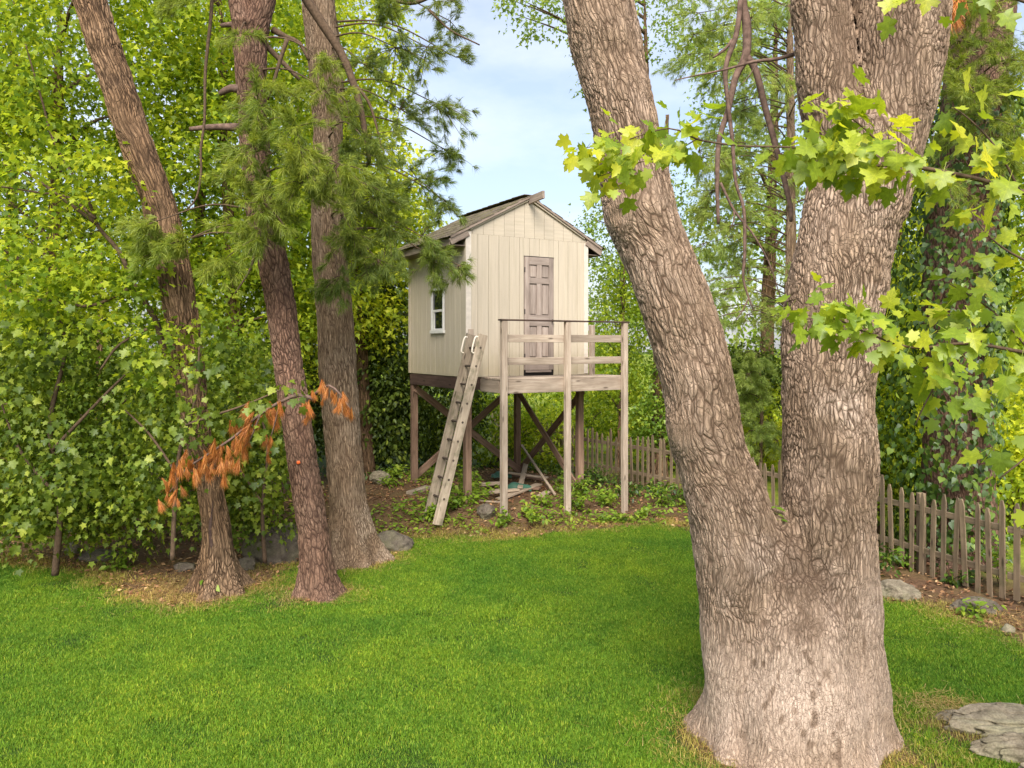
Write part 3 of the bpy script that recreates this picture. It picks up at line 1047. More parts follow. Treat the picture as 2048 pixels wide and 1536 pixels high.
brace('bl', 'br', 2.17, 0.36, (0, -0.075))
brace('br', 'bl', 2.17, 0.36, (0, 0.075))
brace('br', 'fr', 2.17, 0.40, (-0.08, 0))
brace('fr', 'br', 2.17, 0.36, (0.08, 0))

# ------------------------------------------------------------------ ladder leaning on the landing
wx, wy = loc2w(-0.79, -0.35)
lad = thing('ladder', 'weathered wooden ladder with dowel rungs leaning on the landing of the playhouse', 'ladder', (PHX, PHY, 0), R(30))
fz = float(gz(wx, wy)) + 0.03
foot, top = Vector((-0.80, 0, fz)), Vector((0.03, 0, 3.20))
ax = (top - foot).normalized()
for y in (-0.16, -0.55):
    beam('rail', foot + Vector((0, y, 0)), top + Vector((0, y, 0)), 0.165, 0.042, M['ladder'], lad, up=(1, 0, 0.2), bevel=0.006)
for k in range(9):
    p = foot + ax * (0.42 + 0.315 * k)
    mb = MB()
    add_tube(mb, [(0, -0.577, 0), (0, -0.3, 0), (0, -0.13, 0)], [0.019] * 3, 10, 0.2)
    ob('rung', mb.mesh('rung', M['dowel'], False), lad, p)
for y in (-0.16, -0.55):
    mb = MB()
    side = Vector((-ax.z, 0, ax.x))
    a = top - ax * 0.07 + side * 0.07
    b = top - ax * 0.34 + side * 0.07
    add_tube(mb, [a, a + side * 0.055 - ax * 0.01, (a + b) / 2 + side * 0.065, b + side * 0.055 + ax * 0.01, b], [0.014] * 5, 8, 0.015)
    ob('grab_handle', mb.mesh('grab_handle', M['handle'], True), lad, (0, y, 0))

# ------------------------------------------------------------------ picket fence
fence = thing('picket_fence', 'weathered grey picket fence running behind the playhouse and the double trunk', 'fence', (*FENCE[2], 0))
FO = np.array([*FENCE[2], 0.0])
seg = np.linalg.norm(np.diff(FENCE, axis=0), axis=1)
cum = np.concatenate([[0], np.cumsum(seg)])


def along(s):
    i = min(max(int(np.searchsorted(cum, s)) - 1, 0), len(seg) - 1)
    t = (s - cum[i]) / seg[i]
    p = FENCE[i] * (1 - t) + FENCE[i + 1] * t
    d = norm(FENCE[i + 1] - FENCE[i])
    return p, d


def picket_mesh():
    w, t, h = 0.033, 0.009, 1.12
    out = [(-w, 0), (w, 0), (w, h - 0.09), (0.012, h), (-0.012, h), (-w, h - 0.09)]
    n = len(out)
    # x is the long axis so that the grain runs up the picket
    V = [(z, -t, x) for x, z in out] + [(z, t, x) for x, z in out]
    mb = MB()
    mb.add(V)
    Q = [(i, (i + 1) % n, n + (i + 1) % n, n + i) for i in range(n)]
    F4 = [(0, 1, 2, 5), (2, 3, 4, 5), (7, 6, 11, 8), (8, 11, 10, 9)]
    return mesh_np('picket', np.array(V, float), np.array(Q + F4), False, M['picket'])


pm = picket_mesh()
s = 0.1
npk = 0
while s < cum[-1] - 0.05:
    p, d = along(s)
    o = ob('picket', pm, fence)
    nrm = np.array([-d[1], d[0]])              # towards the lawn
    if nrm @ np.array([-1, -1.0]) < 0:
        nrm = -nrm
    q = p + nrm * 0.022
    z = float(gz(*q))
    o.location = np.array([q[0], q[1], z - 0.02 + random.uniform(-0.05, 0.09)]) - FO
    rz = math.atan2(d[1], d[0])
    # local x -> up, local z -> along the fence
    m = Matrix(((0, nrm[0], d[0]), (0, nrm[1], d[1]), (1, 0, 0)))
    tilt = Matrix.Rotation(random.gauss(0, 0.034), 3, Vector((nrm[0], nrm[1], 0)))
    o.rotation_euler = (tilt @ m).to_euler()
    o.scale = (random.uniform(0.95, 1.04), 1, random.uniform(0.9, 1.1))
    s += 0.168 + random.uniform(-0.012, 0.012)
    npk += 1
for i in range(len(seg)):
    a, b = FENCE[i], FENCE[i + 1]
    d = norm(b - a)
    for hz in (0.32, 0.86):
        beam('fence_rail', np.array([*(a + d * 0.03), gz(*a) + hz]) - FO, np.array([*(b - d * 0.03), gz(*b) + hz]) - FO, 0.075, 0.04, M['picket'], fence)
for s in (1.2, 3.4, 5.6, 8.1, 10.6, 13.0, 15.5):
    if s < cum[-1]:
        p, d = along(s)
        nrm = np.array([d[1], -d[0]])
        if nrm @ np.array([1, 1.0]) < 0:
            nrm = -nrm
        q = p + nrm * 0.075
        z = float(gz(*q))
        box('fence_post', np.array([q[0] - 0.045, q[1] - 0.045, z - 0.3]) - FO, np.array([q[0] + 0.045, q[1] + 0.045, z + 1.05]) - FO, M['picket'], fence)


# ------------------------------------------------------------------ trunks with real bark relief
def wobble(U):
    return np.column_stack([vnoise(U * 4.3), vnoise(U * 4.3 + 31), vnoise(U * 3.1 + 71)]) * np.array([0.022, 0.022, 0.05]) + np.column_stack([vnoise(U * 13.0), vnoise(U * 13.0 + 31), vnoise(U * 9.1 + 71)]) * np.array([0.008, 0.008, 0.02])


def trunk(name, P, rad, mat, parent, nu, step, root=0.0, lobes=5, seed=0.0, pale=None, origin=None, twist=0.25):
    ph0 = seed * 1.7
    fl = (lambda L, th: 1 + root * np.exp(-L / 0.25) * (1 + 0.45 * np.sin(lobes * th + ph0) + 0.3 * np.sin((lobes - 2) * th + ph0 * 2)) + 0.05 * np.sin(2 * th + L * 1.3) + 0.03 * np.sin(3 * th - L * 2.1))
    V, Q, D, C, n = tube(P, rad, nu, step, fl)
    V = V + D * (0.012 * vnoise(V * 3.1 + seed) + 0.006 * vnoise(V * 8 + seed))[:, None]
    Lc = np.repeat(np.concatenate([[0], np.cumsum(np.linalg.norm(np.diff(C, axis=0), axis=1))]), n)
    rl = np.linalg.norm(V - np.repeat(C, n, 0), axis=1)
    th = np.tile(np.arange(n) / n * 2 * math.pi, len(C)) + twist * Lc * 0.3
    bk = np.column_stack([np.cos(th) * rl, np.sin(th) * rl, Lc]) + seed * 0.37
    bk = bk + wobble(bk)
    V2 = np.vstack([V, C[-1:]])
    bk = np.vstack([bk, bk[-1:]])
    k = np.arange(n)
    T = np.stack([len(V) - n + k, len(V) - n + (k + 1) % n, np.full(n, len(V))], -1)
    pl = np.zeros(len(V2)) if pale is None else np.append(pale(V), 0)
    O = np.zeros(3) if origin is None else np.asarray(origin, float)
    me = mesh_np(name, V2 - O, [Q, T], True, mat, {'pale': pl, 'calm': np.zeros(len(V2))})
    bark_coords(me, bk)
    return ob(name, me, parent)


def bark_coords(me, bk):
    a = me.attributes.new('bk', 'FLOAT_VECTOR', 'POINT')
    a.data.foreach_set('vector', np.asarray(bk, np.float32).ravel())


def pxpath(pts, Y, wid=None):
    """[(px, py[, width px[, depth]])...] -> points and radii."""
    P, r = [], []
    for p in pts:
        y = p[3] if len(p) > 3 else Y
        P.append(at(p[0], p[1], y))
        if len(p) > 2:
            r.append(p[2] / 2 / FPX * y)
    return np.array(P), np.array(r)


# the big double trunk: tubes welded into one skin, then barked
OY = 5.9
oak_xy = (2.17, OY)
oak = thing('oak_tree', 'huge double-trunked oak with thick furrowed bark forking low above the lawn', 'tree', (*oak_xy, 0))
mb = MB()


def oak_tube(pts, nu=40, step=0.05):
    P, r = pxpath(pts, OY)
    add_tube(mb, P, r, nu, step)


# pixel row, width; the base is built wider than it is deep from two merged stems
oak_tube([(1508, 1560, 200), (1506, 1480, 190), (1500, 1380, 182), (1494, 1250, 180), (1480, 1120, 178), (1455, 1000, 160), (1420, 900, 146), (1391, 750, 143), (1357, 630, 144),
          (1318, 520, 142), (1282, 425, 146), (1258, 300, 134), (1235, 185, 132), (1208, 60, 146), (1185, -80, 150), (1150, -330, 130), (1110, -600, 110)])
oak_tube([(1672, 1560, 222), (1670, 1480, 214), (1666, 1380, 204), (1662, 1250, 196), (1657, 1120, 186), (1656, 1000, 186), (1656, 900, 182), (1657, 750, 182), (1666, 610, 188), (1690, 470, 184), (1716, 370, 196), (1722, 260, 190)])
oak_tube([(1585, 1570, 260), (1585, 1480, 250), (1582, 1350, 240), (1576, 1220, 215), (1566, 1110, 160), (1558, 1055, 110), (1554, 1015, 60)])
oak_tube([(1600, 1640, 290, OY - 0.17), (1598, 1560, 280, OY - 0.16), (1592, 1440, 260, OY - 0.14), (1585, 1280, 230, OY - 0.12), (1572, 1150, 170, OY - 0.05)])
oak_tube([(1710, 420, 150), (1690, 300, 140), (1656, 180, 124), (1643, 60, 116), (1636, -80, 112), (1620, -330, 100), (1600, -600, 85)])
oak_tube([(1720, 420, 170), (1752, 300, 176), (1782, 180, 182), (1797, 60, 190), (1806, -80, 186), (1840, -330, 160), (1870, -600, 130)])
# broad root swellings that run out into the lawn
for (x0, x1, w, dy) in ((1492, 1460, 110, -0.22), (1680, 1732, 110, -0.14), (1690, 1750, 100, 0.25), (1490, 1450, 100, 0.25), (1630, 1650, 120, -0.30), (1545, 1530, 120, -0.26), (1590, 1590, 150, 0.6)):
    A, B = at(x0, 1180, OY), at(x1, 1500, OY)
    B[1] += dy
    B[2] = -0.22
    A[1] += dy * 0.25
    Mi = A * 0.42 + B * 0.58
    Mi[:2] = A[:2] * 0.55 + B[:2] * 0.45
    add_tube(mb, [A, Mi, B], [w / 2.4 / 261, w / 2.2 / 261, w / 2.6 / 261], 20, 0.05)
src = mb.mesh('oak_skin')
tmp = ob('oak_skin', src)
rm = tmp.modifiers.new('weld', 'REMESH')
rm.mode = 'VOXEL'
rm.voxel_size = 0.0135
sm = tmp.modifiers.new('soften', 'SMOOTH')
sm.iterations = 26
sm.factor = 0.6
dg = bpy.context.evaluated_depsgraph_get()
ev = tmp.evaluated_get(dg)
em = ev.to_mesh()
nv = len(em.vertices)
V = np.empty(nv * 3, np.float32)
em.vertices.foreach_get('co', V)
V = V.reshape(-1, 3).astype(float)
N = np.empty(nv * 3, np.float32)
em.vertex_normals.foreach_get('vector', N)
N = N.reshape(-1, 3).astype(float)
lt = np.empty(len(em.polygons), np.int32)
em.polygons.foreach_get('loop_total', lt)
lv = np.empty(len(em.loops), np.int32)
em.loops.foreach_get('vertex_index', lv)
OQ = lv.reshape(-1, 4) if (lt == 4).all() else None
if OQ is None:
    st = np.concatenate([[0], np.cumsum(lt)[:-1]])
    OQ = [np.stack([lv[st[lt == k] + j] for j in range(k)], -1) for k in (3, 4) if (lt == k).any()]
ev.to_mesh_clear()
bpy.data.objects.remove(tmp)
bpy.data.meshes.remove(src)
# the foot spreads into roots
ax_ = V[:, :2] - np.array([2.17, OY - 0.08])
ra_ = np.linalg.norm(ax_, axis=1)
th_ = np.arctan2(ax_[:, 1], ax_[:, 0])
fl_ = 0.075 * np.exp(-np.clip(V[:, 2] + 0.05, 0, 9) / 0.16) * (1 + 0.55 * np.sin(5 * th_ + 0.6) + 0.35 * np.sin(9 * th_ + 2.0)) * (1 + 0.35 * (ax_[:, 0] < 0))
V[:, :2] += ax_ / np.maximum(ra_, 0.05)[:, None] * fl_[:, None]
# slow swellings first, then knots, then bark
V += N * (0.022 * vnoise(V * 2.3) + 0.012 * vnoise(V * 5.0 + 9))[:, None]
knots = [(at(1240, 428, OY - 0.26), 0.13, 0.05, 0.08), (at(1362, 875, OY - 0.22), 0.13, 0.05, 0.02), (at(1690, 640, OY - 0.3), 0.08, 0.02, 0.0)]
calm = np.zeros(nv)
for kc, kr, up_, pit in knots:
    d = np.linalg.norm((V - kc) * np.array([1, 0.6, 0.75]), axis=1)
    V += N * (up_ * np.exp(-(d / kr) ** 2) - pit * np.exp(-(d / (kr * 0.35)) ** 2))[:, None]
    calm = np.maximum(calm, 0.75 * np.exp(-(d / (kr * 0.7)) ** 2))
low = sstep(1.5, 0.5, V[:, 2] + 0.35 * vnoise(V * 1.9))
smooth_patch = sstep(0.0, 0.5, vnoise(V * 1.6 + 5) + 0.45 - np.abs(V[:, 0] - 2.62) * 1.1) * sstep(1.45, 1.1, V[:, 2]) * sstep(0.15, 0.5, V[:, 2])
spot = np.exp(-((V[:, 0] - 2.45) / 0.12) ** 2 - ((V[:, 2] - 2.52) / 0.16) ** 2) * (V[:, 1] < OY)
calm = np.clip(np.maximum(calm, 0.68 * low + 0.45 * smooth_patch), 0, 0.92)
# the furrows follow each stem's lean
lean = np.where(V[:, 0] < 2.17, V[:, 0] + (V[:, 2] - 1.4).clip(0) * 0.27, V[:, 0])
U = np.column_stack([lean, V[:, 1], V[:, 2]])
for kc, kr, _u, _p in knots:                # the grain runs round the knots
    dk = V - kc
    g_ = np.exp(-(np.linalg.norm(dk * np.array([1, .5, .8]), axis=1) / (kr * 1.6)) ** 2)
    U[:, 0] += g_ * dk[:, 0] * 0.9
    U[:, 2] += g_ * 0.5 * np.abs(dk[:, 0])
bko = U + wobble(U) * 1.3
stain = sstep(0.05, 0.6, 0.75 - np.abs(V[:, 0] - (2.10 + 0.03 * np.sin(V[:, 2] * 6))) * (3.2 + 2.4 * np.abs(V[:, 2] - 1.35)) - np.abs(V[:, 2] - 1.2) * 0.85 + 0.45 * vnoise(V * 7)) * (V[:, 1] < OY)
topst = sstep(0.1, 0.6, vnoise(V * np.array([5, 5, 1.5]) + 3) + 0.9 - np.abs(V[:, 2] - 5.2) * 1.1 - np.abs(V[:, 0] - 2.84) * 2.2)
knst = np.exp(-(np.linalg.norm(V - at(1245, 300, OY - 0.26), axis=1) / 0.2) ** 2)
speck = sstep(0.45, 0.62, vnoise(V * np.array([24, 24, 15]) + 17)) * sstep(-0.1, 0.4, vnoise(V * 2.1 + 60)) * (V[:, 2] < 2.2) * 0.6
stain = np.clip(np.maximum(np.maximum(stain * 0.5, speck), np.maximum(topst * 0.5, knst * 0.6)), 0, 0.8)
pale = np.clip(0.46 * low * sstep(-0.15, 0.45, V[:, 2] + 0.2 * vnoise(V * 4)) + 0.42 * smooth_patch + 0.5 * spot + 0.35 * sstep(0.2, 0.6, vnoise(V * 2.7 + 40)) * (V[:, 2] < 4.2), 0, 0.9) * (1 - stain)
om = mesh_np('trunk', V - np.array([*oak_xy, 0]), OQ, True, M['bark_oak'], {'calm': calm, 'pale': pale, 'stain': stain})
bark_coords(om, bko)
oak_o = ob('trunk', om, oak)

OO = np.array([*oak_xy, 0.0])


def limb(name, polys, mat, parent, origin, nu=7, step=0.06):
    """One branch mesh from several pixel polylines [(pts, Y)...] given with widths."""
    mb = MB()
    for pts, Y in polys:
        P, r = pxpath(pts, Y)
        jit = RNG.normal(0, 0.006, P.shape)
        add_tube(mb, P + jit - origin, r, nu, step)
    return ob(name, mb.mesh(name, mat, True), parent)


def z6(x, y, w):
    return (1100 + x / 2.16, y / 2.16, w / 2.16)


limb('dead_branch', [
    ([z6(838, -160, 34), z6(836, 0, 32), z6(850, 100, 40), z6(848, 240, 38), z6(800, 335, 30), z6(765, 480, 26), z6(735, 600, 24), z6(722, 780, 20), z6(726, 960, 15)], 6.45),
    ([z6(848, 240, 30), z6(892, 300, 30), z6(930, 450, 28), z6(968, 600, 26), z6(1008, 760, 24), z6(1042, 900, 20), z6(1046, 958, 14)], 6.45),
    ([z6(822, -160, 26), z6(826, 0, 24), z6(805, 150, 24), z6(757, 290, 22), z6(768, 450, 18), z6(790, 600, 17), z6(800, 780, 14), z6(840, 900, 15), z6(842, 1100, 15), z6(832, 1200, 12), z6(862, 1290, 9), z6(880, 1335, 6)], 6.40),
    ([z6(736, 790, 12), z6(800, 915, 12), z6(870, 1000, 9), z6(940, 1130, 7), z6(1000, 1280, 5)], 6.40),
    ([z6(795, 170, 18), z6(760, 205, 13), z6(708, 250, 9)], 6.42),
    ([z6(858, 1290, 8), z6(830, 1340, 6), z6(800, 1385, 4)], 6.4),
    ([z6(798, 910, 8), z6(795, 950, 6), z6(785, 985, 4)], 6.4),
], M['dead_twig'], oak, OO)
limb('dead_branch', [([z6(1085, 222, 20), z6(980, 258, 16), z6(880, 272, 14), z6(750, 300, 10), z6(610, 335, 6), z6(540, 345, 4)], 6.2),
                     ([z6(900, 270, 7), z6(860, 330, 4), z6(820, 370, 3)], 6.2)], M['dead_twig'], oak, OO)

# ------------------------------------------------------------------ leaf shapes: x along the midrib, y across, z up from the blade
def fan(half, cx=0.34, fold=0.14, droop=0.12):
    """Leaf blade as a fan round a point on the midrib."""
    r = [(x, y) for x, y in half]
    l = [(x, -y) for x, y in half[1:-1]][::-1]
    ring = r + l
    V = [(cx, 0, -droop * cx * cx)] + [(x, y, fold * abs(y) - droop * x * x) for x, y in ring]
    n = len(ring)
    T = [(0, 1 + i, 1 + (i + 1) % n) for i in range(n)]
    return np.array(V, float), np.array(T, int)


MAPLE = fan([(0, 0), (-0.07, 0.16), (-0.02, 0.43), (0.10, 0.33), (0.22, 0.33), (0.36, 0.60), (0.46, 0.50), (0.60, 0.50), (0.55, 0.22), (0.72, 0.26), (0.80, 0.15), (1.0, 0)])
MAPLE8 = fan([(0, 0), (-0.04, 0.36), (0.20, 0.28), (0.46, 0.56), (0.56, 0.20), (1.0, 0)])
FAR = fan([(0, 0), (0.05, 0.40), (0.36, 0.30), (1.0, 0)], 0.3, 0.2, 0.15)
STAR = (np.array([(0, 0, 0), (0.22, 0.50, 0.07), (0.46, 0.20, -0.02), (1, 0, -0.12), (0.46, -0.20, -0.02), (0.22, -0.50, 0.07)], float), np.array([(0, 1, 2), (0, 2, 3), (0, 3, 4), (0, 4, 5)]))
OVAL = fan([(0, 0), (0.12, 0.20), (0.40, 0.30), (0.72, 0.19), (1.0, 0)], 0.4, 0.18, 0.18)
DIA = (np.array([(0, 0, 0), (0.42, 0.30, 0.06), (1, 0, -0.08), (0.42, -0.30, 0.06)], float), np.array([(0, 1, 2), (0, 2, 3)]))
HEART = fan([(0, 0), (-0.10, 0.22), (0.10, 0.42), (0.42, 0.36), (0.70, 0.18), (1.0, 0)], 0.36, 0.10, 0.12)


def leaves(P, T, N, size, tpl):
    """Places one leaf per point: T midrib direction, N blade normal."""
    T = norm(T)
    N = norm(N - T * np.sum(N * T, axis=1, keepdims=True))
    B = np.cross(N, T)
    tv, tf = tpl
    s = size[:, None, None]
    wid = RNG.uniform(0.7, 1.1, len(P))[:, None, None]
    curl = RNG.uniform(0.3, 1.8, len(P))[:, None, None]
    V = P[:, None, :] + s * (tv[None, :, 0:1] * T[:, None, :] + wid * tv[None, :, 1:2] * B[:, None, :] + curl * tv[None, :, 2:3] * N[:, None, :])
    F = tf[None, :, :] + (np.arange(len(P)) * len(tv))[:, None, None]
    return V.reshape(-1, 3), F.reshape(-1, 3)


def in_ellipsoid(n, c, r, shell=0.55):
    d = norm(RNG.normal(size=(n, 3)))
    u = (shell ** 3 + (1 - shell ** 3) * RNG.random(n)) ** (1 / 3)
    mixd = RNG.random(n) < 0.25
    u = np.where(mixd, RNG.random(n) ** (1 / 3), u)
    return np.asarray(c) + d * u[:, None] * np.asarray(r)


def clump_leaves(C, axis_out, per, spread, size, tpl, flat=0.35, droop=0.35):
    """Sprays of leaves: each clump is a tilted, flattish disc of leaves that face up and hang a little."""
    k = len(C)
    nrm = norm(np.column_stack([RNG.normal(0, flat, k), RNG.normal(0, flat, k), np.ones(k)]) + 0.35 * axis_out)
    a = norm(np.cross(nrm, RNG.normal(size=(k, 3))))
    b = np.cross(nrm, a)
    idx = np.repeat(np.arange(k), per)
    n = len(idx)
    rad = np.sqrt(RNG.random(n)) * spread * RNG.uniform(0.6, 1.2, n)
    th = RNG.random(n) * 2 * math.pi
    off = a[idx] * (rad * np.cos(th))[:, None] + b[idx] * (rad * np.sin(th))[:, None] + nrm[idx] * RNG.normal(0, spread * 0.2, n)[:, None]
    off[:, 2] -= 0.35 * rad ** 2 / max(spread, 1e-3)
    P = C[idx] + off
    T = norm(off + RNG.normal(0, spread * 0.5, (n, 3)) + np.array([0, 0, -droop * spread]))
    N = norm(nrm[idx] + RNG.normal(0, 0.45, (n, 3)))
    sz = size * RNG.uniform(0.6, 1.25, n)
    return leaves(P, T, N, sz, tpl)


def foliage(name, ells, mat, parent, origin, per=22, spread=0.38, size=0.11, tpl=FAR, kind='stuff', dens=1.0, keep=None, flat=0.35, droop=0.35):
    """ells: [(centre, radii, n clumps)]"""
    Vs, Fs, n0 = [], [], 0
    for c, r, n in ells:
        C = in_ellipsoid(int(n * dens), c, r)
        C = C[C[:, 2] > 0.15]
        if keep is not None:
            C = C[keep(C)]
        V, F = clump_leaves(C, norm(C - np.asarray(c)), per, spread, size, tpl, flat, droop)
        Vs.append(V)
        Fs.append(F + n0)
        n0 += len(V)
    V = np.concatenate(Vs)
    V[:, 2] = np.maximum(V[:, 2], 0.01)
    return ob(name, mesh_np(name, V - np.asarray(origin, float), np.concatenate(Fs), False, mat), parent, kind=kind)


def limbs_to(name, start, targets, r0, mat, parent, origin, seed=0):
    """Boughs from a stem point to crown points, each with a sag, each a part of its own."""
    for t in targets:
        mb = MB()
        s_, t = np.asarray(start(t) if callable(start) else start, float), np.asarray(t, float)
        L = np.linalg.norm(t - s_)
        m = (s_ + t) / 2 + np.array([random.uniform(-.1, .1), random.uniform(-.1, .1), 0.12]) * L
        add_tube(mb, np.array([s_, m, t]) - origin, [r0, r0 * 0.6, r0 * 0.18], 6, max(0.1, L / 12))
        ob(name, mb.mesh(name, mat, True), parent)


# ------------------------------------------------------------------ the three trunks at the left
def pz(px, y0, Y):
    return at(px, y0, Y)


MAY = 9.45
mp = thing('maple_tree', 'leaning maple with a hollow furrowed trunk half hidden by low foliage', 'tree', (-3.60, MAY, 0))
MO = np.array([-3.60, MAY, 0.0])
P, r = pxpath([(436, 1188, 66), (436, 1160, 64), (432, 1056, 56), (415, 960, 54), (396, 890, 54), (378, 740, 58), (356, 590, 64), (322, 420, 66), (280, 308, 68), (246, 205, 67), (212, 103, 62), (180, 0, 61), (120, -180, 56), (40, -420, 48)], MAY)
P[0][2] = -0.05
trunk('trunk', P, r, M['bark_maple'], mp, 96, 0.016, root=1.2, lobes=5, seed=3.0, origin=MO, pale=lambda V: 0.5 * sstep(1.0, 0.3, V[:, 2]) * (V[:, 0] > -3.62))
# dark brown tube standing in for the shade inside the slit in its foot
sl = MB()
add_tube(sl, np.array([at(416, 1172, MAY - 0.22), at(427, 1120, MAY - 0.185), at(421, 1060, MAY - 0.168), at(426, 1005, MAY - 0.158)]) - MO, [0.012, 0.030, 0.026, 0.004], 8, 0.04)
ob('hollow', sl.mesh('hollow', M['sill'], True), mp)
limb('limb', [([(345, 745, 15.0), (326, 690, 13.6), (312, 640, 11.6), (268, 570, 9.5), (240, 505, 8.8), (195, 450, 7.5), (176, 400, 6.1), (112, 290, 4.8), (84, 200, 4.1), (52, 90, 2.7)], MAY + 0.1),
              ([(195, 448, 8.8), (120, 395, 6.8), (60, 350, 5.4), (0, 326, 4.1)], MAY + 0.1),
              ([(190, 438, 6.8), (140, 395, 5.4), (70, 385, 4.1), (0, 372, 3.4)], MAY - 0.1),
              ([(262, 575, 8.2), (180, 610, 6.8), (90, 600, 4.8), (0, 610, 3.4)], MAY - 0.2),
              ([(310, 650, 6.8), (240, 690, 5.4), (200, 740, 4.1)], MAY - 0.3)], M['twig'], mp, MO)


foliage('foliage', [(at(90, 330, 9.3), np.array([0.8, 0.4, 0.7]), 34), (at(210, 380, 9.3), np.array([0.5, 0.35, 0.5]), 20), (at(60, 520, 9.2), np.array([0.7, 0.4, 0.4]), 30), (at(240, 540, 9.2), np.array([0.55, 0.3, 0.4]), 28), (at(130, 620, 9.2), np.array([0.9, 0.4, 0.35]), 40), (at(320, 690, 9.15), np.array([0.4, 0.2, 0.4]), 18), (at(60, 130, 9.4), np.array([0.6, 0.4, 0.6]), 18)],
        M['leaf_bright'], mp, MO, 20, 0.30, 0.085, MAPLE8)
RPY = 9.30
rp = thing('pine_tree', 'reddish-brown pine with a forked top and snapped branch stubs beside the grey pine', 'tree', (-2.37, RPY, 0))
RO = np.array([-2.37, RPY, 0.0])
P, r = pxpath([(637, 1196, 66), (634, 1160, 64), (630, 1095, 63), (619, 1012, 62), (606, 920, 60), (589, 807, 58), (572, 700, 57), (559, 602, 57), (537, 478, 57), (520, 410, 56), (506, 234, 59), (499, 88, 66), (500, 50, 74)], RPY)
P[0][2] = -0.05
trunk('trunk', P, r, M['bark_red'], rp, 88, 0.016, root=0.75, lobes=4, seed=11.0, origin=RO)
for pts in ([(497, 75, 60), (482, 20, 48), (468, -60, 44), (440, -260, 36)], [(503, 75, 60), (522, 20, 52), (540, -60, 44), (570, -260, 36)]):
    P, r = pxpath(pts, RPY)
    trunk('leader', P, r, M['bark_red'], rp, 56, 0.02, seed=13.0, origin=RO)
for pts in ([(486, 178, 20), (462, 178, 16), (440, 186, 11)], [(480, 254, 18), (430, 254, 13), (380, 260, 9)], [(476, 50, 13), (455, 48, 11), (442, 50, 9)], [(520, 470, 12), (512, 500, 8), (500, 540, 5), (470, 590, 3)]):
    limb('branch_stub', [(pts, RPY - 0.1)], M['dead_twig'], rp, RO, 8)
limb('hanging_branch', [([(428, -60, 8), (422, 30, 7), (416, 90, 6.5), (410, 150, 6), (408, 240, 5.5), (401, 300, 5), (403, 350, 5), (392, 395, 4), (372, 420, 3)], RPY - 0.35)], M['twig'], rp, RO, 6)
tagm = MB()
add_tube(tagm, [(0, 0.03, 0), (0, -0.012, 0)], [0.028, 0.02], 12, 0.02)
o = ob('paint_mark', tagm.mesh('paint_mark', M['orange'], True), rp, at(597, 925, RPY - 0.175) - RO)
o['label'] = 'orange paint spot on the reddish bark'

GPY = 10.85
gp_t = thing('pine_tree', 'straight grey-brown pine with ridged bark, a thick trunk with spreading roots', 'tree', (-2.28, GPY, 0))
GO = np.array([-2.28, GPY, 0.0])
P, r = pxpath([(704, 1124, 86), (703, 1095, 84), (696, 1000, 76), (688, 900, 75), (676, 743, 73), (670, 645, 70), (656, 450, 66), (656, 293, 62), (651, 146, 65), (638, 0, 63), (625, -180, 58), (610, -420, 50)], GPY)
P[0][2] = -0.05
trunk('trunk', P, r, M['bark_pine'], gp_t, 104, 0.017, root=0.78, lobes=6, seed=21.0, origin=GO, pale=lambda V: 0.45 * sstep(-0.02, 0.2, V[:, 0] - (-2.28) - 0.0 + 0.12 * (3 - V[:, 2]) * 0) * sstep(0.3, -0.2, vnoise(V * 4)))  # sunlit right side painted in as patches of paler bark

# ------------------------------------------------------------------ pine needles
def tufts(C, D, per, L, w, spread=0.9):
    """Bundles of thin needles at C pointing about D."""
    k = len(C)
    idx = np.repeat(np.arange(k), per)
    n = len(idx)
    d = norm(D[idx] + RNG.normal(0, spread * 0.55, (n, 3)))
    ln = L * RNG.uniform(0.7, 1.15, n)
    side = norm(np.cross(d, RNG.normal(size=(n, 3))))
    b = C[idx] + D[idx] * (RNG.uniform(-0.5, 0.2, n) * L * 0.7)[:, None]
    mid = b + d * (ln * 0.55)[:, None]
    tip = b + d * ln[:, None] + np.array([0, 0, -1.0]) * (0.16 * ln)[:, None]
    V = np.stack([b - side * w * 0.4, b + side * w * 0.4, mid + side * w * 0.5, mid - side * w * 0.5, tip], 1).reshape(-1, 3)
    o = np.arange(n) * 5
    Q = np.stack([o, o + 1, o + 2, o + 3], -1)
    T = np.stack([o + 3, o + 2, o + 4], -1)
    return V, T, Q


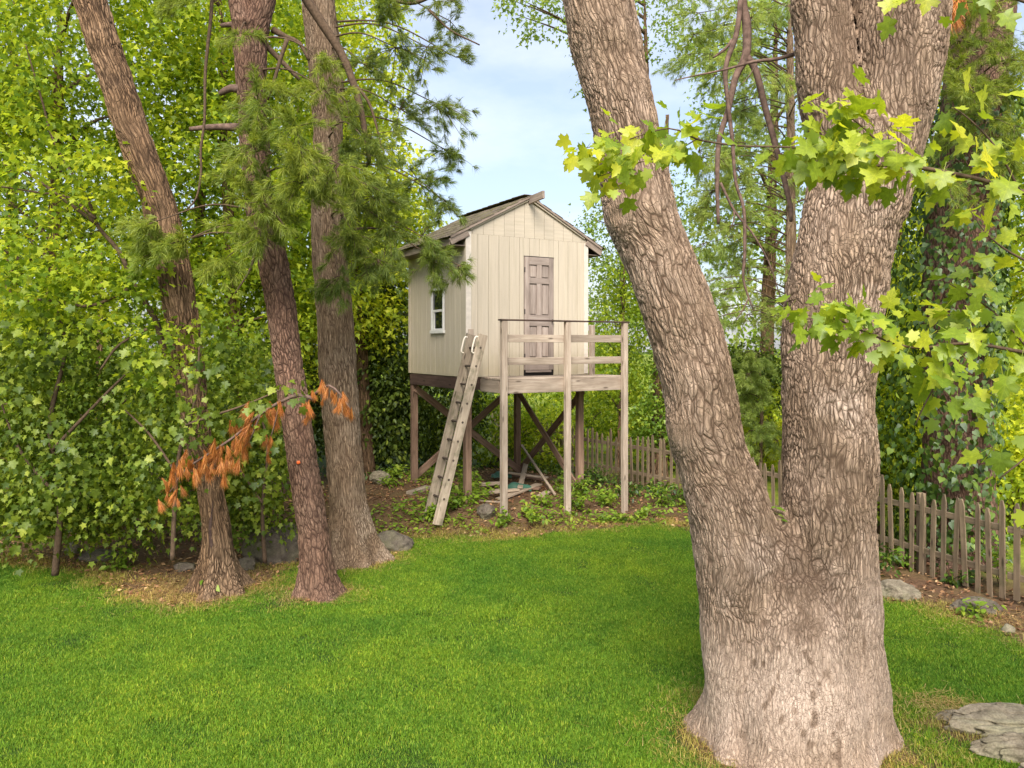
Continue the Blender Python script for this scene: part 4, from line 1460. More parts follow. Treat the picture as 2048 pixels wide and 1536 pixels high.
def sprays(nm, clusters, mat, parent, origin, stem, per=40, L=0.115, w=0.0042, tmat='twig'):
    """clusters: [(px, py, r px, depth, n)] -> one needles mesh and one twigs mesh."""
    mn, mt = MB(), MB()
    for (px, py, rp_, Y, n) in clusters:
        c = at(px, py, Y)
        rm_ = rp_ / FPX * Y
        st = np.asarray(stem(c), float)
        # boughlets: a few twigs fan out from the bough's end, tufts sit along each twig
        hub = c + np.array([RNG.normal(0, 0.1), RNG.normal(0, 0.1), rm_ * 0.5])
        mid = (st + hub) / 2 + np.array([0, 0, 0.12 * np.linalg.norm(hub - st)])
        add_tube(mt, np.array([st, mid, hub]) - origin, [0.016, 0.011, 0.007], 6, 0.12)
        n = int(n * 2.2)
        nt = max(3, n // 6)
        for _ in range(nt):
            d = norm(RNG.normal(size=3) * np.array([1, 0.8, 0.55]) + norm(c - st) * 0.35 + np.array([0, 0, -0.35]))
            Lt = rm_ * RNG.uniform(0.6, 1.45)
            tip = hub + d * Lt + np.array([0, 0, -0.14 * Lt])
            add_tube(mt, np.array([hub, (hub + tip) / 2 + np.array([0, 0, 0.05 * Lt]), tip]) - origin, [0.006, 0.0045, 0.002], 4, 0.15)
            m = max(3, int(n / nt * 1.3))
            f = RNG.uniform(0.25, 1.05, m)[:, None]
            C = hub + (tip - hub) * f + RNG.normal(0, 0.035, (m, 3))
            V, T, Q = tufts(C, norm(np.tile(d, (m, 1)) + RNG.normal(0, 0.3, (m, 3))), per, L, w)
            mn.add(V - origin, T, Q)
    ob(nm, mn.mesh(nm, mat), parent, kind='stuff')
    ob('twigs', mt.mesh('twigs', M[tmat], True), parent)


def stem_of(pts):
    P, r = pts

    def f(c):
        z = c[2] + 0.35
        i = int(np.argmin(np.abs(P[:, 2] - z)))
        return P[i]
    return f


rp_path, _ = spline(*pxpath([(637, 1196, 66), (606, 920, 60), (572, 700, 57), (537, 478, 57), (506, 234, 59), (499, 50, 74), (480, -60, 44)], RPY), 0.1)
gp_path, _ = spline(*pxpath([(704, 1124, 86), (676, 743, 73), (656, 450, 66), (651, 146, 65), (638, 0, 63), (610, -420, 50)], GPY), 0.1)
sprays('needles', [(520, 180, 55, 8.7, 22), (545, 245, 60, 8.6, 26), (590, 290, 65, 8.5, 30), (515, 330, 70, 8.6, 34), (590, 400, 75, 8.4, 40), (545, 440, 60, 8.5, 30), (480, 390, 60, 8.6, 24),
                   (650, 360, 60, 8.6, 28), (610, 330, 60, 8.4, 26), (340, 470, 60, 8.7, 26), (385, 510, 60, 8.7, 26), (330, 530, 50, 8.8, 18), (440, 545, 55, 8.9, 16), (470, 470, 50, 8.7, 16),
                   (640, 190, 45, 8.9, 14), (655, 130, 45, 9.0, 12), (560, 500, 45, 8.7, 16), (500, 90, 40, 8.8, 8), (345, 10, 50, 9.0, 14), (440, 10, 40, 9.0, 10)],
       M['needle'], rp, RO, lambda c: rp_path[int(np.argmin(np.abs(rp_path[:, 2] - c[2] - 0.4)))])
sprays('needles', [(760, 50, 80, 10.2, 34), (800, 140, 85, 10.4, 36), (850, 240, 70, 10.6, 30), (885, 320, 50, 10.8, 20), (830, 390, 70, 10.4, 36), (740, 320, 80, 9.8, 42), (700, 400, 70, 9.6, 40),
                   (770, 430, 75, 10.0, 40), (850, 130, 60, 10.6, 20), (900, 60, 40, 10.8, 12), (720, 500, 65, 9.6, 34), (760, 545, 55, 9.6, 28), (700, 570, 45, 9.6, 20), (780, 480, 60, 9.9, 26), (820, 500, 55, 10.0, 22), (870, 540, 50, 10.2, 26),
                   (905, 548, 32, 10.4, 14), (680, 330, 50, 9.7, 20), (730, 240, 60, 10.2, 22), (790, 250, 60, 10.6, 20), (880, 420, 40, 10.9, 14), (710, 150, 50, 10.2, 14), (860, 20, 50, 10.6, 14), (930, 130, 30, 11, 7)],
       M['needle_dark'], gp_t, GO, lambda c: gp_path[int(np.argmin(np.abs(gp_path[:, 2] - c[2] - 0.6)))])
limb('bough', [([(600, -20, 20), (645, 50, 19), (682, 105, 17), (705, 160, 15), (722, 220, 13), (736, 290, 10), (738, 322, 7), (722, 340, 4)], 9.9),
               ([(545, 60, 14), (575, 75, 10), (600, 85, 8), (618, 120, 6)], 9.4), ([(532, 92, 12), (565, 125, 10), (600, 160, 7)], 9.4),
               ([(706, 165, 8), (735, 200, 6), (750, 240, 5), (762, 300, 3)], 9.9), ([(760, -10, 10), (820, 5, 9), (870, -10, 7)], 10.2), ([(858, 20, 6), (900, 60, 4), (960, 90, 3)], 10.6),
               ([(575, 80, 9), (560, 120, 8), (545, 170, 6), (535, 200, 4)], 9.0)], M['twig'], gp_t, GO)

# dead orange needle bundles on a low dead bough of the reddish pine
limb('dead_bough', [([(628, 800, 9), (600, 790, 8), (560, 805, 7), (520, 830, 6), (470, 870, 6), (420, 905, 5), (370, 940, 4), (340, 985, 3)], 8.35),
                    ([(628, 790, 7), (660, 772, 5), (690, 800, 4), (702, 825, 3)], 8.5), ([(520, 830, 4), (500, 880, 3), (480, 900, 2)], 8.3), ([(560, 805, 4), (550, 850, 3), (540, 880, 2)], 8.35)], M['dead_twig'], rp, RO, 5)


def dead_tuft(seed):
    mbx = MB()
    C = np.column_stack([RNG.normal(0, 0.008, 9), RNG.normal(0, 0.008, 9), RNG.uniform(-0.05, 0.0, 9)])
    V, T, Q = tufts(C, np.tile([0.0, 0, -1.0], (9, 1)) + RNG.normal(0, 0.1, (9, 3)), 22, 0.15, 0.0042, 0.34)
    mbx.add(V, T, Q)
    return mbx.mesh('dead_needle_tuft', M['needle_dead'])


dmes = [dead_tuft(i) for i in range(4)]
spots = [(360, 930), (372, 948), (385, 930), (398, 942), (410, 925), (420, 945), (432, 918), (445, 935), (458, 925), (440, 900), (455, 905), (425, 900), (400, 915), (345, 955), (352, 985), (335, 990), (326, 975), (372, 905),
         (470, 860), (482, 880), (492, 868), (476, 895), (488, 905), (495, 850), (500, 865), (470, 840), (505, 835), (496, 815), (512, 850), (530, 880), (540, 895), (548, 850), (545, 830), (600, 820), (612, 835), (606, 805), (625, 795),
         (646, 775), (655, 782), (672, 795), (680, 812), (690, 815), (698, 828), (686, 800), (620, 815), (536, 835), (552, 840), (318, 1000), (390, 955), (465, 935), (448, 950), (436, 940)]
spots += [(x + RNG.normal(0, 10), y + RNG.normal(0, 11)) for x, y in spots[:46]]
for k, (x, y) in enumerate(spots):
    o = ob('dead_needle_tuft', dmes[k % 4], rp, at(x, y - 8 + RNG.normal(0, 6), 8.35 + RNG.uniform(-0.16, 0.16)) - RO)
    o.rotation_euler = (RNG.normal(0, 0.28), RNG.normal(0, 0.28), RNG.uniform(0, 6))
    q_ = RNG.uniform(0.42, 0.95) * (1.0 if x < 560 else 0.85)
    o.scale = (q_ * RNG.uniform(0.8, 1.2), q_, q_)

# ------------------------------------------------------------------ saplings and low maple foliage at the left
LEAFM = mesh_np('leaf', *leaves(np.zeros((1, 3)), np.array([[1.0, 0, 0]]), np.array([[0, 0, 1.0]]), np.ones(1), MAPLE), False, M['leaf_near'])


def single_leaf_meshes(mat, tpl, n=9, petiole=True):
    out = []
    for k in range(n):
        tv, tf = tpl
        v = tv.copy()
        v[:, 1] *= RNG.uniform(0.85, 1.1)
        v[:, 2] *= RNG.uniform(0.6, 3.0)
        v[:, 2] += RNG.normal(0, 0.02, len(v))
        mbx = MB()
        mbx.add(v, tf)
        if petiole:
            mbx.add([(-0.55, -0.012, 0.10), (-0.55, 0.012, 0.10), (0.02, 0.012, 0.0), (0.02, -0.012, 0.0)], None, [(0, 1, 2, 3)])
        out.append(mbx.mesh('leaf', mat))
    return out


near_meshes = single_leaf_meshes(M['leaf_near'], MAPLE)
shade_meshes = single_leaf_meshes(M['leaf_shade'], MAPLE)


def leaf_objects(P, T, N, size, meshes, parent, origin):
    T = norm(T)
    N = norm(N - T * np.sum(N * T, axis=1, keepdims=True))
    B = np.cross(N, T)
    for k in range(len(P)):
        o = bpy.data.objects.new('leaf', meshes[k % len(meshes)])
        o.parent = parent
        o.location = P[k] - origin
        o.rotation_euler = Matrix((T[k], B[k], N[k])).transposed().to_euler()
        s_ = float(size[k])
        o.scale = (s_, s_, s_)
        COL.objects.link(o)


def leafy_twigs(paths, n_leaf, size, spread, out_bias=(0.1, -0.6, 0)):
    """Leaves set along pixel paths [(pts, Y)]: alternate sides, hanging, facing up and out."""
    Ps, Ts, Ns, Ss = [], [], [], []
    lens = []
    curves = []
    for pts, Y in paths:
        P = np.array([at(p[0], p[1], p[2] if len(p) > 2 else Y) for p in pts])
        C, _ = spline(P, np.ones(len(P)), 0.03)
        curves.append(C)
        lens.append(np.linalg.norm(np.diff(C, axis=0), axis=1).sum())
    tot = sum(lens)
    for C, L in zip(curves, lens):
        n = max(2, int(round(n_leaf * L / tot)))
        t = (RNG.random(n) ** 0.8 * (len(C) - 1)).astype(int)
        tan = norm(np.gradient(C, axis=0))[t]
        side = norm(np.cross(tan, np.tile([0, 0, 1.0], (n, 1)))) * np.where(RNG.random(n) < 0.5, -1, 1)[:, None]
        off = side * RNG.uniform(0.2, 1, n)[:, None] * spread + np.column_stack([RNG.normal(0, .3, n), RNG.normal(0, .3, n), RNG.normal(-0.1, .45, n)]) * spread
        Ps.append(C[t] + off)
        Ts.append(norm(off * 1.2 / spread + tan * 0.4 + np.array([0, 0, -0.75]) + RNG.normal(0, 0.25, (n, 3))))
        Ns.append(norm(np.array([0, 0, 0.65]) + np.array(out_bias) + RNG.normal(0, 0.42, (n, 3))))
        Ss.append(size * RNG.uniform(0.6, 1.2, n))
    return np.concatenate(Ps), np.concatenate(Ts), np.concatenate(Ns), np.concatenate(Ss)


def sapling(label, base_px, Y, stems, twigs, n_obj, ells, per=34, spread=0.42, size=0.074, lsize=0.095):
    b = at(base_px, HOR + EYE / Y * FPX, Y)
    O = np.array([b[0], b[1], 0.0])
    t = thing('maple_sapling', label, 'sapling', O, 0, 'maple saplings in front of the leaning maple')
    mbx = MB()
    for pts, yy in stems:
        P, r = pxpath(pts, yy)
        add_tube(mbx, P - O, r, 7, 0.06)
    ob('stem', mbx.mesh('stem', M['twig'], True), t)
    P, T, N, S = leafy_twigs(twigs, n_obj, lsize, 0.16)
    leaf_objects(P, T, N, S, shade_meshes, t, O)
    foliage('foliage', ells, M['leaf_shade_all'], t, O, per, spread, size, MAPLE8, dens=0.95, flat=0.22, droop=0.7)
    return t


def E(px, py, Y, rx, ry, rz, n):
    return (at(px, py, Y), np.array([rx, ry, rz]), n)


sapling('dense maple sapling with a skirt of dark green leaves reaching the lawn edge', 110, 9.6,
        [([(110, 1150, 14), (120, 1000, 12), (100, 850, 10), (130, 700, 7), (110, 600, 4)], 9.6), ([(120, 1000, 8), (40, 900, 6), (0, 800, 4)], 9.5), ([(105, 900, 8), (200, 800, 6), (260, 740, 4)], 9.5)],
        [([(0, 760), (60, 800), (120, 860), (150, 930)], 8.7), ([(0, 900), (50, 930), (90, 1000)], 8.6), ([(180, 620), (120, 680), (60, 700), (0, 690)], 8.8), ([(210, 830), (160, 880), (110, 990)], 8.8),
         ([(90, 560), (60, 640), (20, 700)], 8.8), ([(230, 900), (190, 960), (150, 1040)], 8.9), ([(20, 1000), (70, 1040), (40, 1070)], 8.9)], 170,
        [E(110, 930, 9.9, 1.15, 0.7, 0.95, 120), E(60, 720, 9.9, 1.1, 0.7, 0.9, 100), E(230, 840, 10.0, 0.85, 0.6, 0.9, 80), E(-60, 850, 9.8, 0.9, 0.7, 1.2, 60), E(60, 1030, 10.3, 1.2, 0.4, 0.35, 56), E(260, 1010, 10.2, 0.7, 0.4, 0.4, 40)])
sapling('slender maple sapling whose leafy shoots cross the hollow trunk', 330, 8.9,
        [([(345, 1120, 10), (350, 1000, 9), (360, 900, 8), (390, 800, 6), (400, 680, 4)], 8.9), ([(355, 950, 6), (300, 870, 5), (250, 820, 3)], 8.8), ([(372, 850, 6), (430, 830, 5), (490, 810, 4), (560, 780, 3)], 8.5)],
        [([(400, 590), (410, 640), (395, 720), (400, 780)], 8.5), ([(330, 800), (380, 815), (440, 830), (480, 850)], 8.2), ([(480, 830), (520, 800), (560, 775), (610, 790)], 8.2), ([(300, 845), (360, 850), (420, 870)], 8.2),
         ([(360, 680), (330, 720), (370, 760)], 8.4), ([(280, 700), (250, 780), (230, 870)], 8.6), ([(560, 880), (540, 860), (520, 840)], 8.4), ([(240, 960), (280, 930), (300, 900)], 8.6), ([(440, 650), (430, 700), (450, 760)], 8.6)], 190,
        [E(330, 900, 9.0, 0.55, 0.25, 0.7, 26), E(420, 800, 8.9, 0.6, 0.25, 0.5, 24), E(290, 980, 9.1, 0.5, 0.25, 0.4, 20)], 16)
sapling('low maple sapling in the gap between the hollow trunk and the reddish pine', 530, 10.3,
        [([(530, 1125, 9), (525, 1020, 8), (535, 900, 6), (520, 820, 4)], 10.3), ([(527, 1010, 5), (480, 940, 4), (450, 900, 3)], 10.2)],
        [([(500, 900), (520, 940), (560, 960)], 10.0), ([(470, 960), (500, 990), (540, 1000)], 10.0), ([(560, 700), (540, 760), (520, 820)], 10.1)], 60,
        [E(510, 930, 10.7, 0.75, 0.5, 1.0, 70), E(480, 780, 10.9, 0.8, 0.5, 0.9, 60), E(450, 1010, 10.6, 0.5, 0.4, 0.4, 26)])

# ------------------------------------------------------------------ trees behind
def back_tree(label, x, y, h, r, ells, mat, lean=0.0, name='maple_tree', bark_='bark_maple', per=24, spread=0.46, size=0.118, tpl=STAR, dens=2.2, group='leafy trees behind the playhouse', stem_top=None):
    O = np.array([x, y, 0.0])
    t = thing(name, label, 'tree', O, 0, group)
    P = np.array([(0, 0, -0.1), (lean * 0.3, 0.05, h * 0.3), (lean * 0.7, 0, h * 0.65), (lean, 0, h)])
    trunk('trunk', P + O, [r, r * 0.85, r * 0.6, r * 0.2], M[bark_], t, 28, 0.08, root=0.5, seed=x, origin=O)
    tg = []
    for c, rr, n in ells:
        for _ in range(5):
            d = norm(RNG.normal(size=3))
            tg.append(np.asarray(c) + d * np.asarray(rr) * 0.75)
    limbs_to('limb', lambda q: O + np.array([lean * min(1, max(.1, (q[2] - 1) / h)), 0, min(h * 0.95, max(0.6, q[2] - 0.25 * np.hypot(q[0] - x, q[1] - y) - 0.4))]), tg, max(0.02, r * 0.28), M['twig'], t, O)
    foliage('crown', ells, M[mat], t, O, per, spread, size, tpl, dens=dens)
    return t


B = lambda x, y, z, rx, ry, rz, n: (np.array([x, y, z]), np.array([rx, ry, rz]), n)
back_tree('bright green maple whose crown fills the gap left of the leaning trunk', -8.2, 13.5, 9.5, 0.16, [B(-8.6, 13.5, 5.2, 2.6, 1.6, 2.3, 230), B(-7.4, 13.2, 8.2, 2.4, 1.6, 1.8, 170), B(-9.6, 13.4, 8.0, 2.0, 1.5, 1.8, 90), B(-8.0, 13.2, 2.6, 2.2, 1.2, 1.3, 90)], 'leaf_bright', 0.3)
back_tree('yellow-green maple showing between the leaning trunk and the reddish pine', -5.0, 14.2, 10, 0.17, [B(-5.0, 14.2, 6.2, 2.1, 1.5, 2.3, 230), B(-5.3, 14.0, 9.2, 2.2, 1.6, 1.8, 140), B(-4.9, 14.2, 3.6, 1.9, 1.2, 1.6, 130)], 'leaf_bright', -0.4)
back_tree('yellow-green maple filling the sky beside the grey pine above the roof eave', -3.1, 16.6, 9.5, 0.18, [B(-3.5, 16.8, 6.6, 1.55, 1.4, 2.0, 170), B(-3.9, 16.8, 9.4, 1.8, 1.4, 1.9, 130), B(-2.75, 16.8, 5.6, 1.15, 1.0, 1.2, 80), B(-3.6, 16.6, 4.2, 1.6, 1.2, 1.4, 90)], 'leaf_yellow', -0.6)
back_tree('deep green maple standing far behind the dense sapling', -11.5, 17.5, 11, 0.2, [B(-11.5, 17.5, 6, 3.0, 2.0, 3.2, 190), B(-8.0, 18.5, 6.0, 3.0, 1.6, 3.4, 170), B(-11, 17, 10, 2.6, 2, 1.8, 90)], 'leaf_mid', 0.2)
back_tree('mid green tree closing the view behind the reddish and grey pines', -5.6, 19.5, 10, 0.2, [B(-5.6, 19.5, 5.0, 2.8, 1.6, 3.4, 210), B(-6.0, 19.5, 10, 2.6, 1.6, 2.2, 110), B(-3.4, 20, 4.4, 1.6, 1.2, 2.6, 90)], 'leaf_mid', 0.2)
back_tree('dim understorey tree behind the hollow maple trunk', -6.6, 12.2, 4.5, 0.08, [B(-6.4, 12.2, 1.9, 2.0, 0.8, 1.5, 120), B(-4.6, 12.4, 2.0, 1.2, 0.7, 1.6, 80), B(-8.6, 12.2, 1.6, 1.5, 0.8, 1.4, 70)], 'leaf_mid', 0.1, per=22, size=0.11)
back_tree('thin tree far behind the pines with a bare crooked stem', -7.0, 16.2, 12, 0.17, [B(-7.0, 16.4, 10.6, 1.8, 1.2, 1.6, 60)], 'leaf_bright', 0.8)
# right of the playhouse
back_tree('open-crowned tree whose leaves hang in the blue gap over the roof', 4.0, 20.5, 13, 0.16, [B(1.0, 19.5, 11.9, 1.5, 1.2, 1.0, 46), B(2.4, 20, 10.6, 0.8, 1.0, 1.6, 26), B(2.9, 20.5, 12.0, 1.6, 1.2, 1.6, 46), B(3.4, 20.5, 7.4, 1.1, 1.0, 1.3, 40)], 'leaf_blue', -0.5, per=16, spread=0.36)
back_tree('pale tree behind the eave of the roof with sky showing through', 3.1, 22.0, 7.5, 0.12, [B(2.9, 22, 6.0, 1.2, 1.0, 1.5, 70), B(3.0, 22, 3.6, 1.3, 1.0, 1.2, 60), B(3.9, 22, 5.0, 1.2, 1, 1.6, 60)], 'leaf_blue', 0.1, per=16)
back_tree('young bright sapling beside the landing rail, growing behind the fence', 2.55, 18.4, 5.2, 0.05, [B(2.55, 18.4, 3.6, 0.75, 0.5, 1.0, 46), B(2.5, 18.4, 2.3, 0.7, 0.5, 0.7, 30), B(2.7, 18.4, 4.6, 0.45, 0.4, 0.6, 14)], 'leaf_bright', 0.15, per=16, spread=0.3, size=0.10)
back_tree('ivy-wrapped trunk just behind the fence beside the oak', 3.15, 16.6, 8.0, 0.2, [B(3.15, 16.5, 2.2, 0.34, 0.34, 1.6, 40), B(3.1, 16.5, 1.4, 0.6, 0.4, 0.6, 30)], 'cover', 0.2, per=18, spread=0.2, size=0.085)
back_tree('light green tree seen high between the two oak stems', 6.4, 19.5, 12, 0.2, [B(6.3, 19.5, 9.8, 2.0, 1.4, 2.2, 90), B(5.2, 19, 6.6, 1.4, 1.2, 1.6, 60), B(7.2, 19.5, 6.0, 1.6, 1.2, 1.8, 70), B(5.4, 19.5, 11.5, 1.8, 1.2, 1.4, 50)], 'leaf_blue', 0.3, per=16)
back_tree('sunlit tree rising beyond the fence at the far end past the ivy trunk', 10.6, 17.5, 9, 0.2, [B(10.4, 17.5, 4.6, 2.0, 1.6, 2.6, 150), B(12.4, 17.0, 6.0, 2.0, 1.6, 3.2, 130), B(9.6, 17.5, 7.6, 1.6, 1.4, 1.8, 70), B(9.2, 17.5, 2.6, 1.5, 1.2, 1.8, 90)], 'leaf_yellow', 0.2)
back_tree('shaded green tree filling the corner behind the ivy trunk', 10.8, 14.2, 8.5, 0.18, [B(10.4, 14.2, 6.6, 1.9, 1.2, 2.4, 130), B(10.6, 14.0, 3.4, 1.6, 1.0, 1.8, 90)], 'leaf_bright', 0.2)

back_tree('lime green young tree leaning on the fence between the oak and the ivy trunk', 7.0, 14.2, 6.5, 0.09, [B(7.0, 14.2, 3.4, 0.9, 0.7, 1.4, 80), B(7.1, 14.2, 1.4, 0.9, 0.6, 1.0, 60), B(7.4, 14.3, 5.6, 0.9, 0.7, 1.2, 50)], 'leaf_yellow', 0.2)
# dark hemlock behind the left wall
hk = thing('hemlock_tree', 'dark hemlock standing in shade beside the side wall with the window', 'tree', (-3.3, 17.4, 0), 0)
HO = np.array([-3.3, 17.4, 0.0])
trunk('trunk', np.array([(-3.3, 17.4, -0.1), (-3.28, 17.4, 2.5), (-3.3, 17.4, 5.6)]), [0.13, 0.1, 0.03], M['bark_pine'], hk, 24, 0.08, root=0.4, origin=HO)
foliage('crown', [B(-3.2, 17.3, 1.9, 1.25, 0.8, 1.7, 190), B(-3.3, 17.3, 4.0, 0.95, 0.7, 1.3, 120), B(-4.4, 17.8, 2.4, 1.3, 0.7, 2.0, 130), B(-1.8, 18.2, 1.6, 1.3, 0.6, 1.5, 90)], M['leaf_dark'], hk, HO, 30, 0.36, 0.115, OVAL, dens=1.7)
limbs_to('limb', lambda q: HO + np.array([0, 0, max(0.5, q[2] - 0.2)]), [HO + np.array([random.uniform(-1.4, 1.4), random.uniform(-.6, .6), random.uniform(0.5, 4.4)]) for _ in range(26)], 0.025, M['twig'], hk, HO)


# pines between the oak stems
def back_pine(label, x, y, h, r, clusters, mat, per=26, L=0.13, w=0.006, group='pines beyond the fence'):
    O = np.array([x, y, 0.0])
    t = thing('pine_tree', label, 'tree', O, 0, group)
    trunk('trunk', np.array([(0, 0, -0.1), (0.05, 0, h * 0.5), (0.0, 0, h)]) + O, [r, r * 0.7, 0.02], M['bark_pine'], t, 28, 0.08, root=0.4, seed=x, origin=O)
    sprays('needles', clusters, mat, t, O, lambda c: np.array([x, y, min(h * 0.98, c[2] + 0.1)]), per, L, w)
    return t


cl = []
for k in range(70):
    py = random.uniform(-40, 680)
    cl.append((1480 + random.uniform(-105, 110), py, random.uniform(40, 65), 15.5 + random.uniform(-1, 1), 22))
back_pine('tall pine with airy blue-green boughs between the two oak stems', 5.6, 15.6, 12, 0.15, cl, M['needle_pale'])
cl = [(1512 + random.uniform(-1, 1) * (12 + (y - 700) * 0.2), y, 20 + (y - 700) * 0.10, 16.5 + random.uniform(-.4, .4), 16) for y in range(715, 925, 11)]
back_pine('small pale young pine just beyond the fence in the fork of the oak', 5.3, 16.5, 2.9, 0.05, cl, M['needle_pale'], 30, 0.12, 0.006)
cl = [(1890 + random.uniform(-20, 160), random.uniform(10, 400), random.uniform(40, 60), 9.8 + random.uniform(-.5, .4), 18) for _ in range(26)]

# ivy-covered tree behind the right-hand fence
IY = 10.9
iv = thing('pine_tree', 'broad pine behind the fence, smothered in dark ivy and pine sprays', 'tree', (6.32, IY, 0), 0)
IO = np.array([6.32, IY, 0.0])
P, r = pxpath([(1915, 1120, 150), (1915, 1000, 136), (1914, 800, 130), (1920, 500, 124), (1945, 250, 124), (1965, 0, 120), (1985, -300, 100)], IY)
P[0][2] = -0.05
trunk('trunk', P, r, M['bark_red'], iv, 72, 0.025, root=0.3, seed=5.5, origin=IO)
sprays('needles', cl, M['needle'], iv, IO, lambda c: np.array([6.45, IY, c[2] + 0.3]), 34, 0.11, 0.0036)
# ivy leaves lie shingled over the bark
n = 11000
zz = RNG.uniform(0.2, 6.6, n)
th = RNG.uniform(0, 2 * math.pi, n)
Cc, rr = spline(P, r, 0.05)
ci = np.array([np.argmin(np.abs(Cc[:, 2] - z)) for z in zz])
dirn = np.column_stack([np.cos(th), np.sin(th), np.zeros(n)])
puff = RNG.uniform(0.02, 0.30, n) * (0.6 + 0.8 * (np.cos(th) < 0.2) + 1.5 * (np.cos(th) < -0.1) * sstep(0.8, 1.8, zz) * sstep(5.0, 3.6, zz))
Pp = Cc[ci] + dirn * (rr[ci] + puff)[:, None]
Pp[:, 2] = zz
keep = ~((np.cos(th) > 0.25) & (zz < 2.6) & (RNG.random(n) < 0.88))
keep &= ~((zz > 4.4) & (RNG.random(n) < 0.45))
Pp, dirn = Pp[keep], dirn[keep]
k = len(Pp)
V, F = leaves(Pp, np.column_stack([RNG.normal(0, .5, k), RNG.normal(0, .5, k), -np.ones(k)]) + dirn * 0.3, dirn + RNG.normal(0, .4, (k, 3)) + np.array([0, 0, .4]), 0.078 * RNG.uniform(0.6, 1.4, k), HEART)
ob('ivy', mesh_np('ivy', V - IO, F, False, M['ivy']), iv, kind='stuff')

# leafy shrubs beyond the fence and behind the playhouse
shr = [
    ('sunny shrub glowing yellow-green behind the fence under the landing', 1.6, 21.0, [B(1.2, 21, 1.3, 1.5, 0.8, 1.1, 90), B(2.8, 20.6, 1.2, 1.2, 0.8, 1.0, 70)], 'leaf_bright'),
    ('sunny shrub behind the fence just left of the oak stems', 3.9, 18.6, [B(3.9, 18.6, 1.1, 1.1, 0.7, 1.0, 80), B(3.1, 19.2, 1.6, 0.9, 0.7, 0.9, 50)], 'leaf_bright'),
    ('yellow shrub shining through the fork of the oak', 5.6, 17.6, [B(5.6, 17.6, 0.8, 1.0, 0.7, 0.7, 60), B(6.4, 18.4, 1.2, 1.0, 0.7, 1.0, 50)], 'leaf_yellow'),
    ('dark shrub behind the small pale pine', 5.9, 18.8, [B(5.9, 18.9, 2.2, 0.9, 0.6, 1.1, 110)], 'leaf_dark'),
    ('leafy green shrub pressing on the fence beside the ivy trunk', 5.6, 11.8, [B(5.65, 12.0, 2.3, 0.5, 0.5, 1.5, 70), B(5.5, 11.9, 1.0, 0.5, 0.4, 0.8, 50)], 'leaf_bright'),
    ('bright weedy shrub past the ivy trunk', 7.6, 11.6, [B(7.7, 11.8, 1.0, 0.8, 0.6, 0.9, 80), B(8.6, 12.4, 1.6, 0.8, 0.6, 1.3, 80)], 'leaf_yellow'),
    ('sun-bleached shrub far out in the meadow', 9.6, 20.5, [B(9.6, 20.5, 0.9, 2.4, 1.0, 0.9, 110)], 'leaf_yellow'),
    ('shaded bush behind the posts of the playhouse', -0.6, 18.6, [B(-0.8, 18.8, 0.9, 1.5, 0.6, 1.0, 100), B(0.8, 18.6, 0.8, 1.0, 0.5, 0.8, 60)], 'leaf_bright'),
]
for lab, x, y, ells, mt in shr:
    O = np.array([x, y, 0.0])
    t = thing('shrub', lab, 'shrub', O, 0, 'shrubs round the fence')
    limbs_to('stem', O + np.array([0, 0, 0.02]), [np.asarray(c) + norm(RNG.normal(size=3)) * np.asarray(rr_) * 0.7 for c, rr_, _ in ells for _ in range(6)], 0.02, M['twig'], t, O)
    foliage('foliage', ells, M[mt], t, O, 22, 0.32, 0.105, STAR, dens=1.7)

# low dark ground ivy along the fence and the shed's back, meadow and far woods
foliage('undergrowth', [(np.array([x, y, 0.12]), np.array([rx, ry, 0.28]), n_) for x, y, rx, ry, n_ in ((2.6, 14.9, 0.9, 0.7, 55), (3.3, 13.9, 0.6, 0.6, 40), (1.6, 16.3, 0.9, 0.8, 60), (-2.6, 16.4, 1.0, 0.5, 60), (-1.2, 17.2, 1.2, 0.4, 60), (0.5, 17.6, 0.9, 0.4, 40), (4.4, 11.5, 0.35, 0.5, 22), (4.9, 10.4, 0.4, 0.5, 26), (6.2, 8.5, 0.3, 0.4, 18))],
        M['ivy'], None, (0, 0, 0), 18, 0.22, 0.085, OVAL)
wd = []
for k in range(46):
    x = -62 + k * 2.8 + random.uniform(-1, 1)
    y = random.uniform(30, 44)
    hh = random.uniform(3.6, 5.4) if -2 < x / y * 38 < 9 else random.uniform(6, 10)
    wd.append(B(x, y, hh * 0.5, 2.6, 2.0, hh * 0.55, 46))
woods = foliage('far_woods', wd, M['leaf_mid'], None, (0, 0, 0), 24, 0.9, 0.24, FAR)
ms = []
for k in range(60):
    x, y = random.uniform(2, 24), random.uniform(16, 34)
    if beyond_fence(np.array([[x, y]]))[0] > 0.8:
        ms.append(B(x, y, 0.25, 1.4, 1.0, 0.35, 12))
foliage('meadow_plants', ms, M['leaf_yellow'], None, (0, 0, 0), 22, 0.4, 0.13, FAR)

